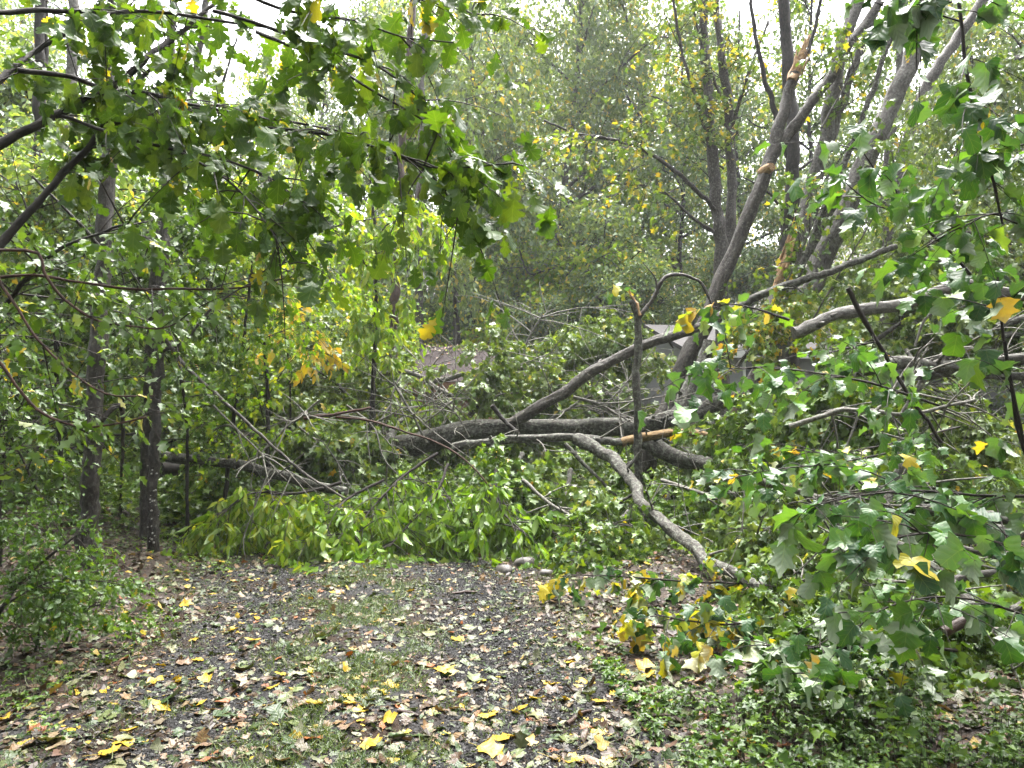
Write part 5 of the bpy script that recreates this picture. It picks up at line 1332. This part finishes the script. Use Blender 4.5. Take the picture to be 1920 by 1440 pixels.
B('fallen_bough', 'fallen poplar bough with many yellow leaves lying on the drive edge by the stones', seed=620, stems=[([(1490, 1105, 6.2), (1400, 1095, 6.0), (1280, 1090, 5.9), (1150, 1080, 6.1), (1050, 1080, 6.3)], .012, .004)], **{**TF, 'n1': 34, 'L1': .32, 'tone': (.0, .45, .46, .80, .91)})
B('fallen_bough', 'fallen poplar bough with yellow and dark green leaves, nearer than the one by the stones', seed=621, stems=[([(1560, 1170, 5.0), (1450, 1160, 4.9), (1340, 1170, 4.8), (1220, 1150, 4.9)], .012, .004)], **{**TF, 'n1': 34, 'L1': .32, 'tone': (.0, .45, .38, .80, .92)})
B('fallen_bough', 'fallen poplar bough showing pale undersides at the right verge', seed=622, stems=[([(1800, 1220, 4.2), (1680, 1210, 4.1), (1560, 1215, 4.0), (1430, 1210, 4.0)], .010, .004)], **{**TF, 'n1': 30, 'L1': .28, 'face': -.5, 'tone': (.1, .6, .12, .82, .95)})
B('fallen_bough', 'pale underside poplar leaves lying low at the lower right verge', seed=623, stems=[([(1720, 1290, 3.7), (1620, 1270, 3.7), (1520, 1265, 3.7)], .008, .003)], **{**TF, 'n1': 16, 'L1': .24, 'face': -.5, 'tone': (.1, .6, .08, .82, .95)})

# low ground cover on the right verge and left bank
def ground_cover(name, label, area, n, size, tone, mat, kind, hmax, seed, clumpy=.0):
    rng = np.random.default_rng(seed)
    y = area[2] + (area[3] - area[2]) * rng.random(n) ** 1.3
    lo, hi = area[0], area[1]
    x = drive_x(y) + lo + (hi - lo) * rng.random(n) ** .9
    if clumpy:
        c = np.sin(3.1 * x + y) * np.sin(2.7 * y - x) + .4 * np.sin(9 * x) * np.sin(8 * y)
        k = c > clumpy; x, y = x[k], y[k]; n = len(x)
    edge = sstep(lo, lo + .7, x - drive_x(y))
    z = height(x, y) + .015 + rng.random(n) ** 1.6 * hmax * (.25 + .75 * edge)
    Bp = np.stack([x, y, z], -1)
    g = Geo()
    for q in range(3):                       # three leaflets to a leaf
        D = norm(rand_dir(rng, n) * [1, 1, .35]); N = norm(np.array([0, 0, 1.0]) + rng.normal(0, .35, (n, 3)))
        leaves(g, kind, Bp, D, N, size * rng.uniform(.6, 1.3, n), np.clip(rng.uniform(tone[0], tone[1], n), 0, 1), rng)
    m = n // 4
    P = np.stack([on_ground(Bp[:m]), (on_ground(Bp[:m]) + Bp[:m]) / 2 + rng.normal(0, .01, (m, 3)), Bp[:m]], 1)
    o = g.build(name, M[mat]); tag(o, label, kind='stuff')
    g2 = Geo(); tubes(g2, P, np.full((m, 3), .0011), 3, cap=False); o2 = g2.build('stems', M['twig'], o)
ground_cover('ground_cover', 'low green leaflets covering the right verge in the foreground', (1.5, 4.6, 2.4, 4.7), 13000, .027, (.0, .55), 'green', 'ovate', .24, 700, -.2)
ground_cover('ground_plants', 'darker pointed leaves mixed into the low green cover of the right verge', (1.5, 4.8, 2.4, 5.2), 2600, .055, (.0, .6), 'green', 'star', .30, 704, -.1)
ground_cover('bank_weeds', 'small weeds scattered over the left bank and the edge of the drive', (-4.5, -1.3, 2.6, 9), 5200, .026, (.15, .6), 'green', 'ovate', .10, 701, .15)
ground_cover('woodland_plants', 'low plants under the trees beyond the left bank', (-9, -3.2, 5, 13), 5000, .06, (.1, .6), 'green', 'ovate', .35, 702)

ground_cover('undergrowth', 'low leafy undergrowth around and behind the fallen trunks', (-7, 13, 8.8, 22), 26000, .085, (.1, .7), 'green', 'star', .55, 703)
def shade_crowns():  # foliage only, added out of view to block light from sides and back
    rng = np.random.default_rng(31)
    g = Geo(); spots = [(-6.5, 1.5), (-9, -3), (-13, 3), (-7, -9), (0, -13), (6, -10), (10, -4), (13, 3), (15, 9), (-15, 9), (-3, -18), (9, -16), (-13, -12), (18, -2), (-19, -2), (3, -20)]
    for i, (x, y) in enumerate(spots):
        d = PROTO['tall' if i % 2 else 'tall2']; a = rng.uniform(0, 6.28); c, sn = math.cos(a), math.sin(a)
        me = d[2][1]; V = np.empty(len(me.vertices) * 3, np.float32); me.vertices.foreach_get('co', V); V = V.reshape(-1, 3) * .85
        F = np.empty(len(me.loops), np.int32); me.loops.foreach_get('vertex_index', F); T = np.empty(len(V), np.float32); me.attributes['tone'].data.foreach_get('value', T)
        V = np.stack([V[:, 0] * c - V[:, 1] * sn + x, V[:, 0] * sn + V[:, 1] * c + y, V[:, 2] + float(height(x, y)) - .5], -1)
        U = np.empty(len(V) * 3, np.float32); me.attributes['luv'].data.foreach_get('vector', U)
        g.add(V, F.reshape(-1, 3), T, U.reshape(-1, 3))
    tag(g.build('shade_crowns', M['far']), 'unseen tree crowns added beside and behind the viewer to shade the scene', kind='stuff')
shade_crowns()
# ------------------------------------------------------------------ damp air
def haze():
    g = Geo(); boxm(g, (-95, -14, -8), (95, 78, 46))
    m, N, L = new_mat('damp_air')
    v = nd(N, 'ShaderNodeVolumePrincipled'); v.inputs['Density'].default_value = .0006; v.inputs['Color'].default_value = (.93, .96, 1, 1); v.inputs['Anisotropy'].default_value = .2
    o = nd(N, 'ShaderNodeOutputMaterial'); L.new(v.outputs[0], o.inputs['Volume'])
    ob = g.build('haze', m, smooth=False)
    tag(ob, 'thin damp air over the whole wood', kind='stuff')
haze()
